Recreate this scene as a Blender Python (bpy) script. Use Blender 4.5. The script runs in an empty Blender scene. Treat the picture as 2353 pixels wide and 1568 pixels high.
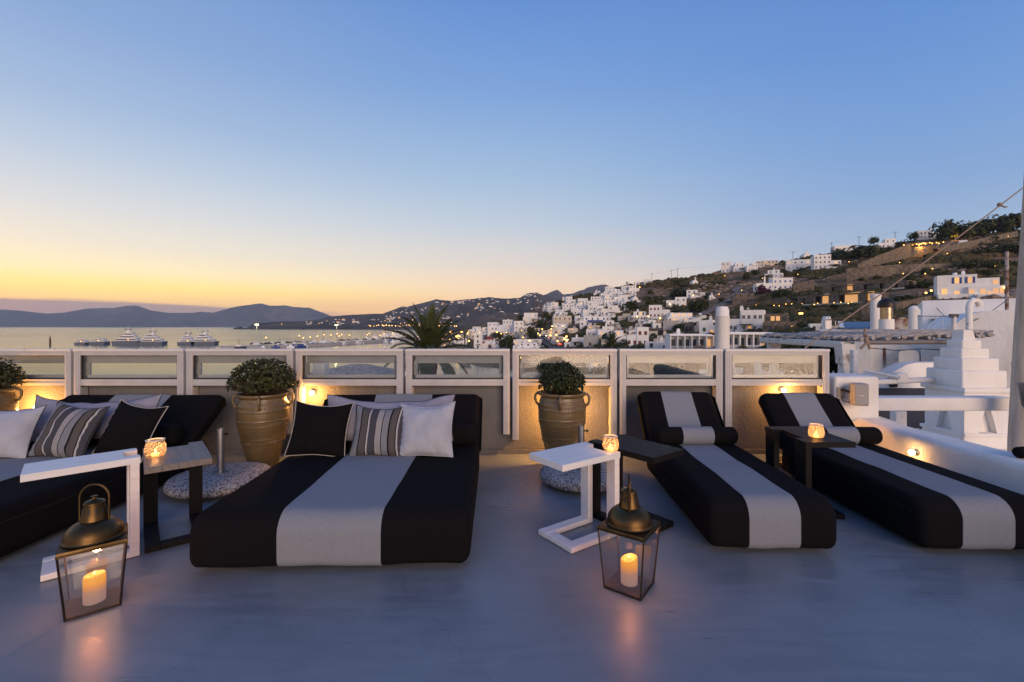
import bpy, bmesh, math, random
from mathutils import Vector, Matrix, Euler, noise
R = math.radians
rnd = random.Random(7)
S = bpy.context.scene
COL = S.collection

# ------------------------------------------------------------------ camera
FPX, CX, HY, CAMZ = 1046.0, 1176.5, 750.0, 1.5      # focal length and horizon measured on the photograph
cam = bpy.data.cameras.new("camera"); cam_o = bpy.data.objects.new("camera", cam); COL.objects.link(cam_o)
cam_o.location = (0, 0, CAMZ); cam_o.rotation_euler = (R(90), 0, 0)
cam.lens = 16.0; cam.sensor_width = 36; cam.shift_y = -0.01445
cam.clip_start = .05; cam.clip_end = 60000
S.camera = cam_o

# ------------------------------------------------------------------ sky, stand-in sun lamp, exposure
def lin(c):
    c = c / 255.0
    return c / 12.92 if c <= .04045 else ((c + .055) / 1.055) ** 2.4
def rgb(r, g, b): return (lin(r), lin(g), lin(b), 1)

SUN_AZ = R(-62)                      # the sun has gone down ahead and to the left
W = bpy.data.worlds.new("World"); S.world = W; W.use_nodes = True
nt = W.node_tree; N = nt.nodes; L = nt.links
for n in list(N): N.remove(n)
def nd(t, **kw):
    n = N.new(t)
    for k, v in kw.items(): setattr(n, k, v)
    return n
def mth(op, a, b=None, c=None):
    n = nd('ShaderNodeMath', operation=op)
    for i, v in enumerate((a, b, c)):
        if v is None: continue
        if isinstance(v, (int, float)): n.inputs[i].default_value = v
        else: L.new(v, n.inputs[i])
    return n.outputs[0]
def ramp(fac, stops):
    n = nd('ShaderNodeValToRGB'); e = n.color_ramp.elements
    while len(e) < len(stops): e.new(.5)
    for i, (p, c) in enumerate(stops): e[i].position = p; e[i].color = c
    L.new(fac, n.inputs[0]); return n.outputs[0]
def mixc(f, a, b):
    n = nd('ShaderNodeMix', data_type='RGBA'); L.new(f, n.inputs[0]); L.new(a, n.inputs[6]); L.new(b, n.inputs[7]); return n.outputs[2]
def mrange(v, a, b):
    n = nd('ShaderNodeMapRange', interpolation_type='SMOOTHSTEP'); L.new(v, n.inputs[0])
    n.inputs[1].default_value = a; n.inputs[2].default_value = b; return n.outputs[0]
tc = nd('ShaderNodeTexCoord'); sp = nd('ShaderNodeSeparateXYZ'); L.new(tc.outputs['Generated'], sp.inputs[0])
x, y, z = sp.outputs
hl = mth('SQRT', mth('ADD', mth('MULTIPLY', x, x), mth('MULTIPLY', y, y)))
dt = mth('DIVIDE', mth('ADD', mth('MULTIPLY', x, math.sin(SUN_AZ)), mth('MULTIPLY', y, math.cos(SUN_AZ))), mth('MAXIMUM', hl, .001))
el = mth('MULTIPLY', mth('MAXIMUM', mth('ARCSINE', z), 0), 1 / R(90))       # 0 at the horizon, 1 overhead
def E(d): return d / 90.0
def kk(k, r, g, b): return (lin(r) * k, lin(g) * k, lin(b) * k, 1)
A = ramp(el, [(0, kk(1.66, 246, 188, 122)), (E(2.2), kk(1.7, 252, 202, 112)), (E(3.8), kk(1.55, 255, 222, 118)), (E(5.4), kk(1.31, 253, 234, 182)), (E(7.6), kk(1.15, 243, 232, 210)),
              (E(11), kk(1.1, 220, 222, 222)), (E(15.5), kk(1.07, 190, 206, 225)), (E(20), kk(1.04, 163, 189, 223)), (E(26.5), kk(1.03, 137, 170, 217)), (E(40), rgb(100, 142, 208)), (1, rgb(72, 112, 184))])
B = ramp(el, [(0, kk(1.66, 255, 180, 112)), (E(2), kk(1.58, 255, 193, 124)), (E(4.2), kk(1.35, 250, 213, 170)), (E(7.6), kk(1.14, 231, 218, 206)), (E(12.4), kk(1.08, 196, 208, 221)),
              (E(18), kk(1.05, 165, 193, 223)), (E(27), kk(1.04, 126, 166, 221)), (E(36), kk(1.03, 98, 144, 214)), (E(50), rgb(80, 124, 200)), (1, rgb(68, 108, 182))])
C = ramp(el, [(0, kk(1.35, 206, 196, 200)), (E(3), kk(1.25, 192, 192, 206)), (E(8), kk(1.08, 162, 185, 214)), (E(13), kk(1.04, 136, 171, 217)),
              (E(20), kk(1.03, 116, 159, 218)), (E(27), kk(1.02, 100, 147, 214)), (E(50), rgb(75, 119, 197)), (1, rgb(68, 108, 182))])
D = ramp(el, [(0, rgb(208, 180, 180)), (E(6), rgb(212, 184, 184)), (E(14), rgb(184, 182, 198)), (E(26), rgb(128, 154, 200)), (1, rgb(68, 108, 182))])
col = mixc(mrange(dt, .45, .99), B, A)
col = mixc(mrange(dt, .55, -.30), col, C)
col = mixc(mrange(dt, -.35, -.95), col, D)
# low cloud bank over the far island, thin and streaky
mp = nd('ShaderNodeMapping'); mp.inputs['Scale'].default_value = (3, 3, 60); L.new(tc.outputs['Generated'], mp.inputs[0])
nz = nd('ShaderNodeTexNoise'); nz.inputs['Scale'].default_value = 1.6; nz.inputs['Detail'].default_value = 5; L.new(mp.outputs[0], nz.inputs['Vector'])
top = mth('ADD', mth('MULTIPLY', mrange(dt, .70, 1.0), E(.75)), mth('ADD', E(1.35), mth('MULTIPLY', nz.outputs[0], E(.8))))
cl = mth('MULTIPLY', mrange(mth('SUBTRACT', top, el), E(-.08), E(.35)), mrange(dt, .70, .84))
cm = nd('ShaderNodeRGB'); cm.outputs[0].default_value = rgb(168, 146, 152)
col = mixc(mth('MULTIPLY', cl, .85), col, cm.outputs[0])
bg = nd('ShaderNodeBackground'); L.new(col, bg.inputs[0]); bg.inputs[1].default_value = 0.95
# a faint physical sky on top of it, sun just at the horizon
sky = nd('ShaderNodeTexSky', sky_type='NISHITA'); sky.sun_disc = False; sky.sun_elevation = R(0.5); sky.sun_rotation = SUN_AZ
bg2 = nd('ShaderNodeBackground'); L.new(sky.outputs[0], bg2.inputs[0]); bg2.inputs[1].default_value = 0.03
ad = nd('ShaderNodeAddShader'); L.new(bg.outputs[0], ad.inputs[0]); L.new(bg2.outputs[0], ad.inputs[1])
ow = nd('ShaderNodeOutputWorld'); L.new(ad.outputs[0], ow.inputs[0])

sl = bpy.data.lights.new("sun", 'SUN'); so = bpy.data.objects.new("sun", sl); COL.objects.link(so)
sl.energy = 2.8; sl.angle = R(40); sl.color = (1, .70, .47)
so.rotation_euler = Vector((-.38, 1, -.21)).to_track_quat('-Z', 'Y').to_euler()  # added from behind the camera for afterglow and terrace light, not the setting sun

S.view_settings.view_transform = 'Standard'; S.view_settings.look = 'None'
S.view_settings.exposure = 0; S.view_settings.gamma = 1; S.view_settings.use_curve_mapping = False
S.render.engine = 'CYCLES'
S.cycles.use_denoising = True
S.cycles.max_bounces = 10; S.cycles.transparent_max_bounces = 24; S.cycles.glossy_bounces = 4; S.cycles.diffuse_bounces = 3
S.cycles.sample_clamp_indirect = 6; S.cycles.caustics_reflective = False; S.cycles.caustics_refractive = False

# ------------------------------------------------------------------ helpers
def P(px, py, Y):                     # a point at distance Y that the photograph shows at px, py
    return Vector(((px - CX) * Y / FPX, Y, CAMZ - (py - HY) * Y / FPX))
def XZ(px, Y): return (px - CX) * Y / FPX
def ZZ(py, Y): return CAMZ - (py - HY) * Y / FPX

MATS = {}
def mat(name, c=(.5, .5, .5), rough=.6, metal=0, c2=None, nscale=8, ndetail=5, nlo=.35, nhi=.65, bump=0, bscale=60, bdist=.004,
        spec=.5, emit=None, es=0, stretch=(1, 1, 1), r2=None, coord='Object', sheen=0, wave=None):
    m = bpy.data.materials.new(name); m.use_nodes = True; MATS[name] = m
    t = m.node_tree; n = t.nodes; l = t.links; b = n['Principled BSDF']
    b.inputs['Base Color'].default_value = (*c, 1); b.inputs['Roughness'].default_value = rough; b.inputs['Metallic'].default_value = metal
    b.inputs['Specular IOR Level'].default_value = spec
    if sheen: b.inputs['Sheen Weight'].default_value = sheen
    tc = n.new('ShaderNodeTexCoord'); mp = n.new('ShaderNodeMapping'); mp.inputs['Scale'].default_value = stretch
    l.new(tc.outputs[coord], mp.inputs[0])
    if c2 is not None or r2 is not None:
        nz = n.new('ShaderNodeTexNoise'); nz.inputs['Scale'].default_value = nscale; nz.inputs['Detail'].default_value = ndetail; nz.inputs['Roughness'].default_value = .6
        l.new(mp.outputs[0], nz.inputs['Vector'])
        mr = n.new('ShaderNodeMapRange'); mr.inputs[1].default_value = nlo; mr.inputs[2].default_value = nhi; l.new(nz.outputs[0], mr.inputs[0])
        if c2 is not None:
            mx = n.new('ShaderNodeMix'); mx.data_type = 'RGBA'; mx.inputs[6].default_value = (*c, 1); mx.inputs[7].default_value = (*c2, 1)
            l.new(mr.outputs[0], mx.inputs[0]); l.new(mx.outputs[2], b.inputs['Base Color'])
        if r2 is not None:
            m2 = n.new('ShaderNodeMapRange'); m2.inputs[3].default_value = rough; m2.inputs[4].default_value = r2; l.new(mr.outputs[0], m2.inputs[0]); l.new(m2.outputs[0], b.inputs['Roughness'])
    if bump:
        nb = n.new('ShaderNodeTexNoise'); nb.inputs['Scale'].default_value = bscale; nb.inputs['Detail'].default_value = 4; l.new(mp.outputs[0], nb.inputs['Vector'])
        bp = n.new('ShaderNodeBump'); bp.inputs['Strength'].default_value = bump; bp.inputs['Distance'].default_value = bdist
        l.new(nb.outputs[0], bp.inputs['Height']); l.new(bp.outputs[0], b.inputs['Normal'])
    if emit:
        b.inputs['Emission Color'].default_value = (*emit, 1); b.inputs['Emission Strength'].default_value = es
    return m

def glass_mat(name, tint=(.9, .93, .93), rough=0.0, boost=1.0):
    m = bpy.data.materials.new(name); m.use_nodes = True; MATS[name] = m
    t = m.node_tree; n = t.nodes; l = t.links
    for q in list(n): n.remove(q)
    tr = n.new('ShaderNodeBsdfTransparent'); tr.inputs[0].default_value = (*tint, 1)
    gl = n.new('ShaderNodeBsdfGlossy'); gl.inputs['Roughness'].default_value = rough
    fr = n.new('ShaderNodeLayerWeight'); pw = n.new('ShaderNodeMath'); pw.operation = 'POWER'; pw.inputs[1].default_value = 5; l.new(fr.outputs['Facing'], pw.inputs[0])
    mu = n.new('ShaderNodeMath'); mu.operation = 'MULTIPLY_ADD'; mu.use_clamp = True; mu.inputs[1].default_value = .9; mu.inputs[2].default_value = .04 * boost; l.new(pw.outputs[0], mu.inputs[0])
    mx = n.new('ShaderNodeMixShader'); l.new(mu.outputs[0], mx.inputs[0]); l.new(tr.outputs[0], mx.inputs[1]); l.new(gl.outputs[0], mx.inputs[2])
    o = n.new('ShaderNodeOutputMaterial'); l.new(mx.outputs[0], o.inputs[0]); return m

class MB:
    "collects shapes into one mesh"
    def __init__(s): s.v = []; s.f = []; s.sm = []
    def add(s, v, f, smooth=False, M=None):
        o = len(s.v)
        s.v += [tuple(M @ Vector(p)) if M else tuple(p) for p in v]
        s.f += [tuple(i + o for i in q) for q in f]; s.sm += [smooth] * len(f); return s
    def box(s, x0, x1, y0, y1, z0, z1, M=None):
        v = [(x0, y0, z0), (x1, y0, z0), (x1, y1, z0), (x0, y1, z0), (x0, y0, z1), (x1, y0, z1), (x1, y1, z1), (x0, y1, z1)]
        return s.add(v, [(0, 3, 2, 1), (4, 5, 6, 7), (0, 1, 5, 4), (1, 2, 6, 5), (2, 3, 7, 6), (3, 0, 4, 7)], False, M)
    def frus(s, x0, x1, y0, y1, z0, z1, tx, ty, M=None):       # box whose top is smaller by tx, ty on each side
        v = [(x0, y0, z0), (x1, y0, z0), (x1, y1, z0), (x0, y1, z0), (x0 + tx, y0 + ty, z1), (x1 - tx, y0 + ty, z1), (x1 - tx, y1 - ty, z1), (x0 + tx, y1 - ty, z1)]
        return s.add(v, [(0, 3, 2, 1), (4, 5, 6, 7), (0, 1, 5, 4), (1, 2, 6, 5), (2, 3, 7, 6), (3, 0, 4, 7)], False, M)
    def rbox(s, x0, x1, y0, y1, z0, z1, r, seg=4, M=None):
        bm = bmesh.new(); bmesh.ops.create_cube(bm, size=1)
        for q in bm.verts: q.co = Vector(((x0 + x1) / 2 + q.co.x * (x1 - x0), (y0 + y1) / 2 + q.co.y * (y1 - y0), (z0 + z1) / 2 + q.co.z * (z1 - z0)))
        bmesh.ops.bevel(bm, geom=list(bm.edges), offset=r, segments=seg, profile=.5, affect='EDGES')
        bm.verts.index_update()
        v = [q.co.copy() for q in bm.verts]; f = [tuple(w.index for w in q.verts) for q in bm.faces]
        big = set(sorted(range(len(bm.faces)), key=lambda i: -list(bm.faces)[i].calc_area())[:6]) if len(bm.faces) < 400 else set(); bm.free()
        k = len(s.sm); s.add(v, f, True, M)
        for i in range(len(f)): s.sm[k + i] = i not in big and r >= .006
        return s
    def lathe(s, prof, n=32, M=None, smooth=True, cap=True):
        v = []; f = []
        for r, zz in prof:
            for i in range(n):
                a = 2 * math.pi * i / n; v.append((r * math.cos(a), r * math.sin(a), zz))
        for k in range(len(prof) - 1):
            for i in range(n):
                j = (i + 1) % n; f.append((k * n + i, k * n + j, (k + 1) * n + j, (k + 1) * n + i))
        if cap: f.append(tuple(reversed(range(n)))); f.append(tuple(range((len(prof) - 1) * n, len(prof) * n)))
        return s.add(v, f, smooth, M)
    def cyl(s, r, z0, z1, n=16, M=None, r1=None, smooth=True): return s.lathe([(r, z0), (r if r1 is None else r1, z1)], n, M, smooth)
    def ball(s, c, r, n=12, sz=1.0, M=None):
        k = max(4, n // 2); pr = [(max(1e-4, r * math.sin(math.pi * i / k)), c[2] - sz * r * math.cos(math.pi * i / k)) for i in range(k + 1)]
        T = Matrix.Translation((c[0], c[1], 0)); return s.lathe(pr, n, (M @ T) if M else T, True, False)
    def tube(s, pts, r, n=8, M=None, closed=False, radii=None):
        pts = [Vector(p) for p in pts]; m = len(pts); v = []; f = []; up = None
        for k in range(m):
            a = pts[k - 1] if (k or closed) else pts[k]; b = pts[(k + 1) % m] if (k < m - 1 or closed) else pts[k]
            d = (b - a).normalized()
            if up is None:
                up = Vector((0, 0, 1)) if abs(d.z) < .9 else Vector((1, 0, 0))
            side = d.cross(up).normalized(); up = side.cross(d).normalized()
            rr = radii[k] if radii else r
            for i in range(n):
                t = 2 * math.pi * i / n; v.append(pts[k] + side * (rr * math.cos(t)) + up * (rr * math.sin(t)))
        for k in range(m if closed else m - 1):
            k2 = (k + 1) % m
            for i in range(n):
                j = (i + 1) % n; f.append((k * n + i, k * n + j, k2 * n + j, k2 * n + i))
        if not closed: f.append(tuple(reversed(range(n)))); f.append(tuple(range((m - 1) * n, m * n)))
        return s.add(v, f, True, M)
    def prism(s, poly, d0, d1, axis='y', M=None):       # polygon extruded along an axis; poly in (x,z) for y, (y,z) for x, (x,y) for z
        def pt(p, d): return (p[0], d, p[1]) if axis == 'y' else ((d, p[0], p[1]) if axis == 'x' else (p[0], p[1], d))
        n = len(poly); v = [pt(p, d0) for p in poly] + [pt(p, d1) for p in poly]
        f = [tuple(range(n)), tuple(reversed(range(n, 2 * n)))] + [(i, i + n, (i + 1) % n + n, (i + 1) % n) for i in range(n)]
        return s.add(v, f, False, M)
    def mesh(s, name, m):
        me = bpy.data.meshes.new(name); me.from_pydata(s.v, [], s.f); me.materials.append(MATS[m] if isinstance(m, str) else m)
        me.polygons.foreach_set('use_smooth', s.sm)
        bm = bmesh.new(); bm.from_mesh(me); bmesh.ops.recalc_face_normals(bm, faces=bm.faces); bm.to_mesh(me); bm.free()
        me.update()
        if any(s.sm): me.set_sharp_from_angle(angle=R(50))
        return me
    def obj(s, name, m, parent=None, loc=(0, 0, 0), rot=(0, 0, 0)):
        return put(s.mesh(name, m), name, parent, loc, rot)
def put(me, name, parent=None, loc=(0, 0, 0), rot=(0, 0, 0), sc=(1, 1, 1)):
    o = bpy.data.objects.new(name, me); COL.objects.link(o); o.parent = parent; o.location = loc; o.rotation_euler = rot; o.scale = sc; return o
def tag(o, label, cat, group=None):
    o['label'] = label; o['category'] = cat
    o['kind'] = 'thing'
    if group: o['group'] = group
    return o
def thing(name, label, cat, loc=(0, 0, 0), rz=0, group=None):
    o = bpy.data.objects.new(name, None); COL.objects.link(o); o.location = loc; o.rotation_euler = (0, 0, rz); o.empty_display_size = .1
    return tag(o, label, cat, group)
def struct(o): o['kind'] = 'structure'; return o
def stuff(o): o['kind'] = 'stuff'; return o
def point(name, loc, e, c=(1, .5, .15), r=.02, parent=None):
    l = bpy.data.lights.new(name, 'POINT'); l.energy = e; l.color = c; l.shadow_soft_size = r
    o = bpy.data.objects.new(name, l); COL.objects.link(o); o.location = loc; o.parent = parent; return o
def spot(name, loc, e, dirn, c=(1, .5, .15), r=.02, ang=120, blend=.6, parent=None):
    l = bpy.data.lights.new(name, 'SPOT'); l.energy = e; l.color = c; l.shadow_soft_size = r; l.spot_size = R(ang); l.spot_blend = blend
    o = bpy.data.objects.new(name, l); COL.objects.link(o); o.location = loc; o.rotation_euler = Vector(dirn).to_track_quat('-Z', 'Y').to_euler(); o.parent = parent; return o

# ------------------------------------------------------------------ materials
def floor_mat():
    m = mat('microcement', (.195, .224, .260), .34, c2=(.135, .157, .184), nscale=1.1, ndetail=8, nlo=.3, nhi=.7, bump=.25, bscale=7, bdist=.004, spec=.5)
    t = m.node_tree; n = t.nodes; l = t.links; b = n['Principled BSDF']
    tc = n.new('ShaderNodeTexCoord')
    # trowel sweeps: stretched, distorted noise in colour and roughness
    mp = n.new('ShaderNodeMapping'); mp.inputs['Rotation'].default_value = (0, 0, .7); mp.inputs['Scale'].default_value = (1, 5, 1); l.new(tc.outputs['Object'], mp.inputs[0])
    nz = n.new('ShaderNodeTexNoise'); nz.inputs['Scale'].default_value = 1.7; nz.inputs['Detail'].default_value = 9; nz.inputs['Distortion'].default_value = 1.6; l.new(mp.outputs[0], nz.inputs['Vector'])
    mr = n.new('ShaderNodeMapRange'); mr.inputs[1].default_value = .3; mr.inputs[2].default_value = .72; mr.inputs[3].default_value = .27; mr.inputs[4].default_value = .5; l.new(nz.outputs[0], mr.inputs[0]); l.new(mr.outputs[0], b.inputs['Roughness'])
    # hairline cracks
    vo = n.new('ShaderNodeTexVoronoi'); vo.feature = 'DISTANCE_TO_EDGE'; vo.inputs['Scale'].default_value = .55
    n2 = n.new('ShaderNodeTexNoise'); n2.inputs['Scale'].default_value = 3; n2.inputs['Detail'].default_value = 5; l.new(tc.outputs['Object'], n2.inputs['Vector'])
    mxv = n.new('ShaderNodeMix'); mxv.data_type = 'VECTOR'; mxv.inputs[0].default_value = .22; l.new(tc.outputs['Object'], mxv.inputs[4]); l.new(n2.outputs['Color'], mxv.inputs[5]); l.new(mxv.outputs[1], vo.inputs['Vector'])
    cr = n.new('ShaderNodeMapRange'); cr.inputs[1].default_value = .0; cr.inputs[2].default_value = .004; cr.inputs[3].default_value = .86; cr.inputs[4].default_value = 1; l.new(vo.outputs['Distance'], cr.inputs[0])
    old = b.inputs['Base Color'].links[0].from_socket
    m2 = n.new('ShaderNodeMapRange'); m2.inputs[1].default_value = .3; m2.inputs[2].default_value = .75; m2.inputs[3].default_value = .86; m2.inputs[4].default_value = 1.12; l.new(nz.outputs[0], m2.inputs[0])
    mu = n.new('ShaderNodeMath'); mu.operation = 'MULTIPLY'; l.new(cr.outputs[0], mu.inputs[0]); l.new(m2.outputs[0], mu.inputs[1])
    v2 = n.new('ShaderNodeTexVoronoi'); v2.inputs['Scale'].default_value = 5; l.new(mxv.outputs[1], v2.inputs['Vector'])
    sc = n.new('ShaderNodeSeparateColor'); l.new(v2.outputs['Color'], sc.inputs[0])
    sz = n.new('ShaderNodeMath'); sz.operation = 'MULTIPLY'; sz.inputs[1].default_value = .05; l.new(sc.outputs[0], sz.inputs[0])
    lt = n.new('ShaderNodeMath'); lt.operation = 'LESS_THAN'; l.new(v2.outputs['Distance'], lt.inputs[0]); l.new(sz.outputs[0], lt.inputs[1])
    dk = n.new('ShaderNodeMapRange'); dk.inputs[3].default_value = 1; dk.inputs[4].default_value = .62; l.new(lt.outputs[0], dk.inputs[0])
    m3 = n.new('ShaderNodeMath'); m3.operation = 'MULTIPLY'; l.new(mu.outputs[0], m3.inputs[0]); l.new(dk.outputs[0], m3.inputs[1])
    vm = n.new('ShaderNodeVectorMath'); vm.operation = 'SCALE'; l.new(old, vm.inputs[0]); l.new(m3.outputs[0], vm.inputs['Scale']); l.new(vm.outputs[0], b.inputs['Base Color'])
floor_mat()
mat('stucco', (.74, .72, .70), .9, c2=(.62, .60, .57), nscale=2.2, ndetail=8, nlo=.45, nhi=.75, bump=.9, bscale=85, bdist=.006, spec=.2)
mat('stucco_shaded', (.150, .147, .155), .85, c2=(.122, .12, .128), nscale=3, bump=1, bscale=60, bdist=.008, spec=.25)  # whole plaster darkened: shade of the unlit bays is put into this colour
mat('whitewash', (.80, .78, .75), .9, c2=(.60, .57, .53), nscale=1.6, ndetail=9, nlo=.48, nhi=.80, stretch=(1, 1, .4), bump=.7, bscale=14, bdist=.014, spec=.2)
mat('whitewash_far', (.80, .79, .77), .9, c2=(.70, .69, .67), nscale=.35, spec=.1)
mat('cream_far', (.62, .56, .46), .9, c2=(.54, .48, .40), nscale=.35, spec=.1)
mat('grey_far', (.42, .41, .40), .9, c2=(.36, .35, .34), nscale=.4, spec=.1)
mat('stone_far', (.105, .084, .066), .95, c2=(.21, .172, .135), nscale=.9, ndetail=9, nlo=.40, nhi=.60, bump=1, bscale=2.5, bdist=.2, spec=.1)
mat('frame_paint', (.43, .43, .455), .42, c2=(.37, .37, .395), nscale=5, spec=.5)
mat('frame_edge', (.58, .57, .58), .4)
mat('rubber_black', (.012, .012, .013), .6)
glass_mat('pane', (.86, .87, .86), 0, 1.6)
glass_mat('lantern_glass', (.97, .96, .95), 0, 4.6)
mat('fabric_dark', (.0085, .008, .0095), .95, c2=(.005, .005, .006), nscale=220, bump=.5, bscale=600, bdist=.002, spec=.08)
mat('fabric_grey', (.225, .24, .275), .95, c2=(.175, .187, .215), nscale=190, stretch=(1.6, .5, .5), bump=.4, bscale=500, bdist=.002, spec=.15)
mat('cushion_black', (.008, .007, .008), .95, c2=(.005, .005, .006), nscale=60, bump=.4, bscale=300, bdist=.002, spec=.08)
mat('cushion_white', (.36, .385, .45), .9, c2=(.31, .33, .39), nscale=6, bump=.5, bscale=22, bdist=.012, spec=.15)
mat('cushion_lilac', (.25, .255, .33), .9, c2=(.20, .205, .27), nscale=5, bump=.6, bscale=16, bdist=.014, spec=.15)
mat('piping_white', (.36, .34, .32), .8)
mat('piping_dark', (.035, .033, .035), .9)
mat('seam', (.018, .017, .018), .9, spec=.1)
mat('white_paint', (.70, .70, .71), .42, c2=(.62, .62, .63), nscale=5, stretch=(.3, 6, 6), bump=.25, bscale=30, bdist=.002)
mat('black_wood', (.006, .0055, .0058), .55, c2=(.010, .009, .009), nscale=6, stretch=(.4, 8, 8), bump=.3, bscale=40, bdist=.002, spec=.12)
mat('grey_wood', (.17, .15, .14), .45, c2=(.11, .10, .095), nscale=6, stretch=(.4, 8, 8), bump=.3, bscale=40, bdist=.002)
mat('brass_old', (.135, .082, .036), .34, 1, c2=(.07, .043, .02), nscale=9, r2=.5, bump=.15, bscale=12, bdist=.004)
mat('iron_dark', (.035, .025, .02), .5, .8, c2=(.07, .045, .03), nscale=30)
mat('rust_plate', (.11, .065, .05), .7, .3, c2=(.06, .04, .035), nscale=25, bump=.5, bscale=120)
mat('galvanised', (.42, .42, .43), .42, .9, c2=(.3, .3, .31), nscale=14)
mat('clay_pot', (.155, .105, .045), .30, c2=(.10, .068, .030), nscale=5, r2=.46, bump=.35, bscale=26, bdist=.006, spec=.6)
mat('soil', (.03, .022, .015), 1)
mat('wax_plain', (.8, .75, .66), .5)
mat('black_plastic', (.004, .004, .0045), .6, spec=.15)
mat('speaker_grey', (.26, .255, .26), .55, bump=.6, bscale=400, bdist=.002)
mat('navy_canvas', (.018, .026, .055), .8, c2=(.024, .032, .065), nscale=4)
mat('weathered_wood', (.42, .39, .36), .9, c2=(.12, .10, .09), nscale=7, stretch=(1, 1, 1), nlo=.42, nhi=.6, bump=1, bscale=30, bdist=.02)
mat('weathered_white', (.66, .63, .60), .9, c2=(.22, .17, .13), nscale=5, nlo=.56, nhi=.70, bump=.8, bscale=30, bdist=.01)
mat('bamboo_roof', (.46, .44, .43), .95, c2=(.22, .20, .19), nscale=9, stretch=(1, 1, 1), bump=1, bscale=25, bdist=.03)
mat('mast_wood', (.56, .48, .40), .85, c2=(.40, .32, .24), nscale=4, stretch=(6, 6, .5), bump=.5, bscale=20, bdist=.01)
mat('rope', (.27, .20, .15), .95, bump=1, bscale=160, bdist=.004)
mat('steel_hood', (.38, .31, .24), .32, 1, c2=(.25, .19, .13), nscale=6)
mat('dark_cap', (.035, .028, .025), .45, .6)
mat('rusty_brown', (.16, .07, .035), .9, c2=(.45, .42, .40), nscale=2.4, nlo=.45, nhi=.6)
mat('blue_roof', (.09, .17, .27), .6)
mat('leaf_shrub', (.022, .032, .010), .5, c2=(.05, .052, .014), nscale=9, spec=.4)
mat('leaf_box', (.016, .028, .010), .5, c2=(.034, .046, .014), nscale=12, spec=.4)
mat('stem', (.05, .032, .02), .9)
mat('trunk', (.07, .05, .035), .95, c2=(.04, .028, .02), nscale=6)
mat('palm_trunk', (.15, .11, .075), .95, c2=(.07, .05, .035), nscale=4, bump=1, bscale=6, bdist=.08)
mat('palm_leaf', (.035, .050, .016), .6, c2=(.06, .07, .02), nscale=3)
mat('tree_dark', (.026, .036, .013), .8, c2=(.065, .068, .024), nscale=.6, spec=.2)
mat('tree_olive', (.045, .055, .02), .8, c2=(.09, .085, .03), nscale=.6, spec=.2)
mat('bougainvillea', (.10, .012, .06), .8, c2=(.04, .02, .03), nscale=.8, spec=.2)
mat('scrub', (.035, .042, .015), .9, c2=(.115, .080, .035), nscale=.05, ndetail=6, spec=.1)
mat('rock', (.19, .14, .10), .95, c2=(.33, .25, .19), nscale=.5, bump=1, bscale=1.5, bdist=.3, spec=.1)
def stripes_mat(name, bands):
    m = bpy.data.materials.new(name); m.use_nodes = True; MATS[name] = m
    n = m.node_tree.nodes; l = m.node_tree.links; b = n['Principled BSDF']; b.inputs['Roughness'].default_value = .92; b.inputs['Specular IOR Level'].default_value = .15
    tc = n.new('ShaderNodeTexCoord'); s = n.new('ShaderNodeSeparateXYZ'); l.new(tc.outputs['UV'], s.inputs[0])
    r = n.new('ShaderNodeValToRGB'); r.color_ramp.interpolation = 'CONSTANT'; e = r.color_ramp.elements
    while len(e) < len(bands): e.new(.5)
    for i, (p, c) in enumerate(bands): e[i].position = p; e[i].color = (*c, 1)
    l.new(s.outputs[0], r.inputs[0])
    nz = n.new('ShaderNodeTexNoise'); nz.inputs['Scale'].default_value = 260; l.new(tc.outputs['Object'], nz.inputs['Vector'])
    mr = n.new('ShaderNodeMapRange'); mr.inputs[3].default_value = .75; mr.inputs[4].default_value = 1.25; l.new(nz.outputs[0], mr.inputs[0])
    vm = n.new('ShaderNodeVectorMath'); vm.operation = 'SCALE'; l.new(r.outputs[0], vm.inputs[0]); l.new(mr.outputs[0], vm.inputs['Scale']); l.new(vm.outputs[0], b.inputs['Base Color'])
    bp = n.new('ShaderNodeBump'); bp.inputs['Strength'].default_value = .4; bp.inputs['Distance'].default_value = .002; l.new(nz.outputs[0], bp.inputs['Height']); l.new(bp.outputs[0], b.inputs['Normal'])
K_, BR, GR, LG, DG, WH = (.010, .0095, .011), (.076, .070, .071), (.165, .175, .205), (.245, .24, .255), (.05, .052, .066), (.34, .34, .36)
stripes_mat('cushion_stripes', [(0, K_), (.02, GR), (.15, K_), (.175, BR), (.30, K_), (.315, WH), (.345, DG), (.475, K_), (.485, LG), (.60, K_), (.615, GR), (.73, K_), (.76, BR), (.87, K_), (.89, WH), (.915, DG), (.985, K_)])
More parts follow.
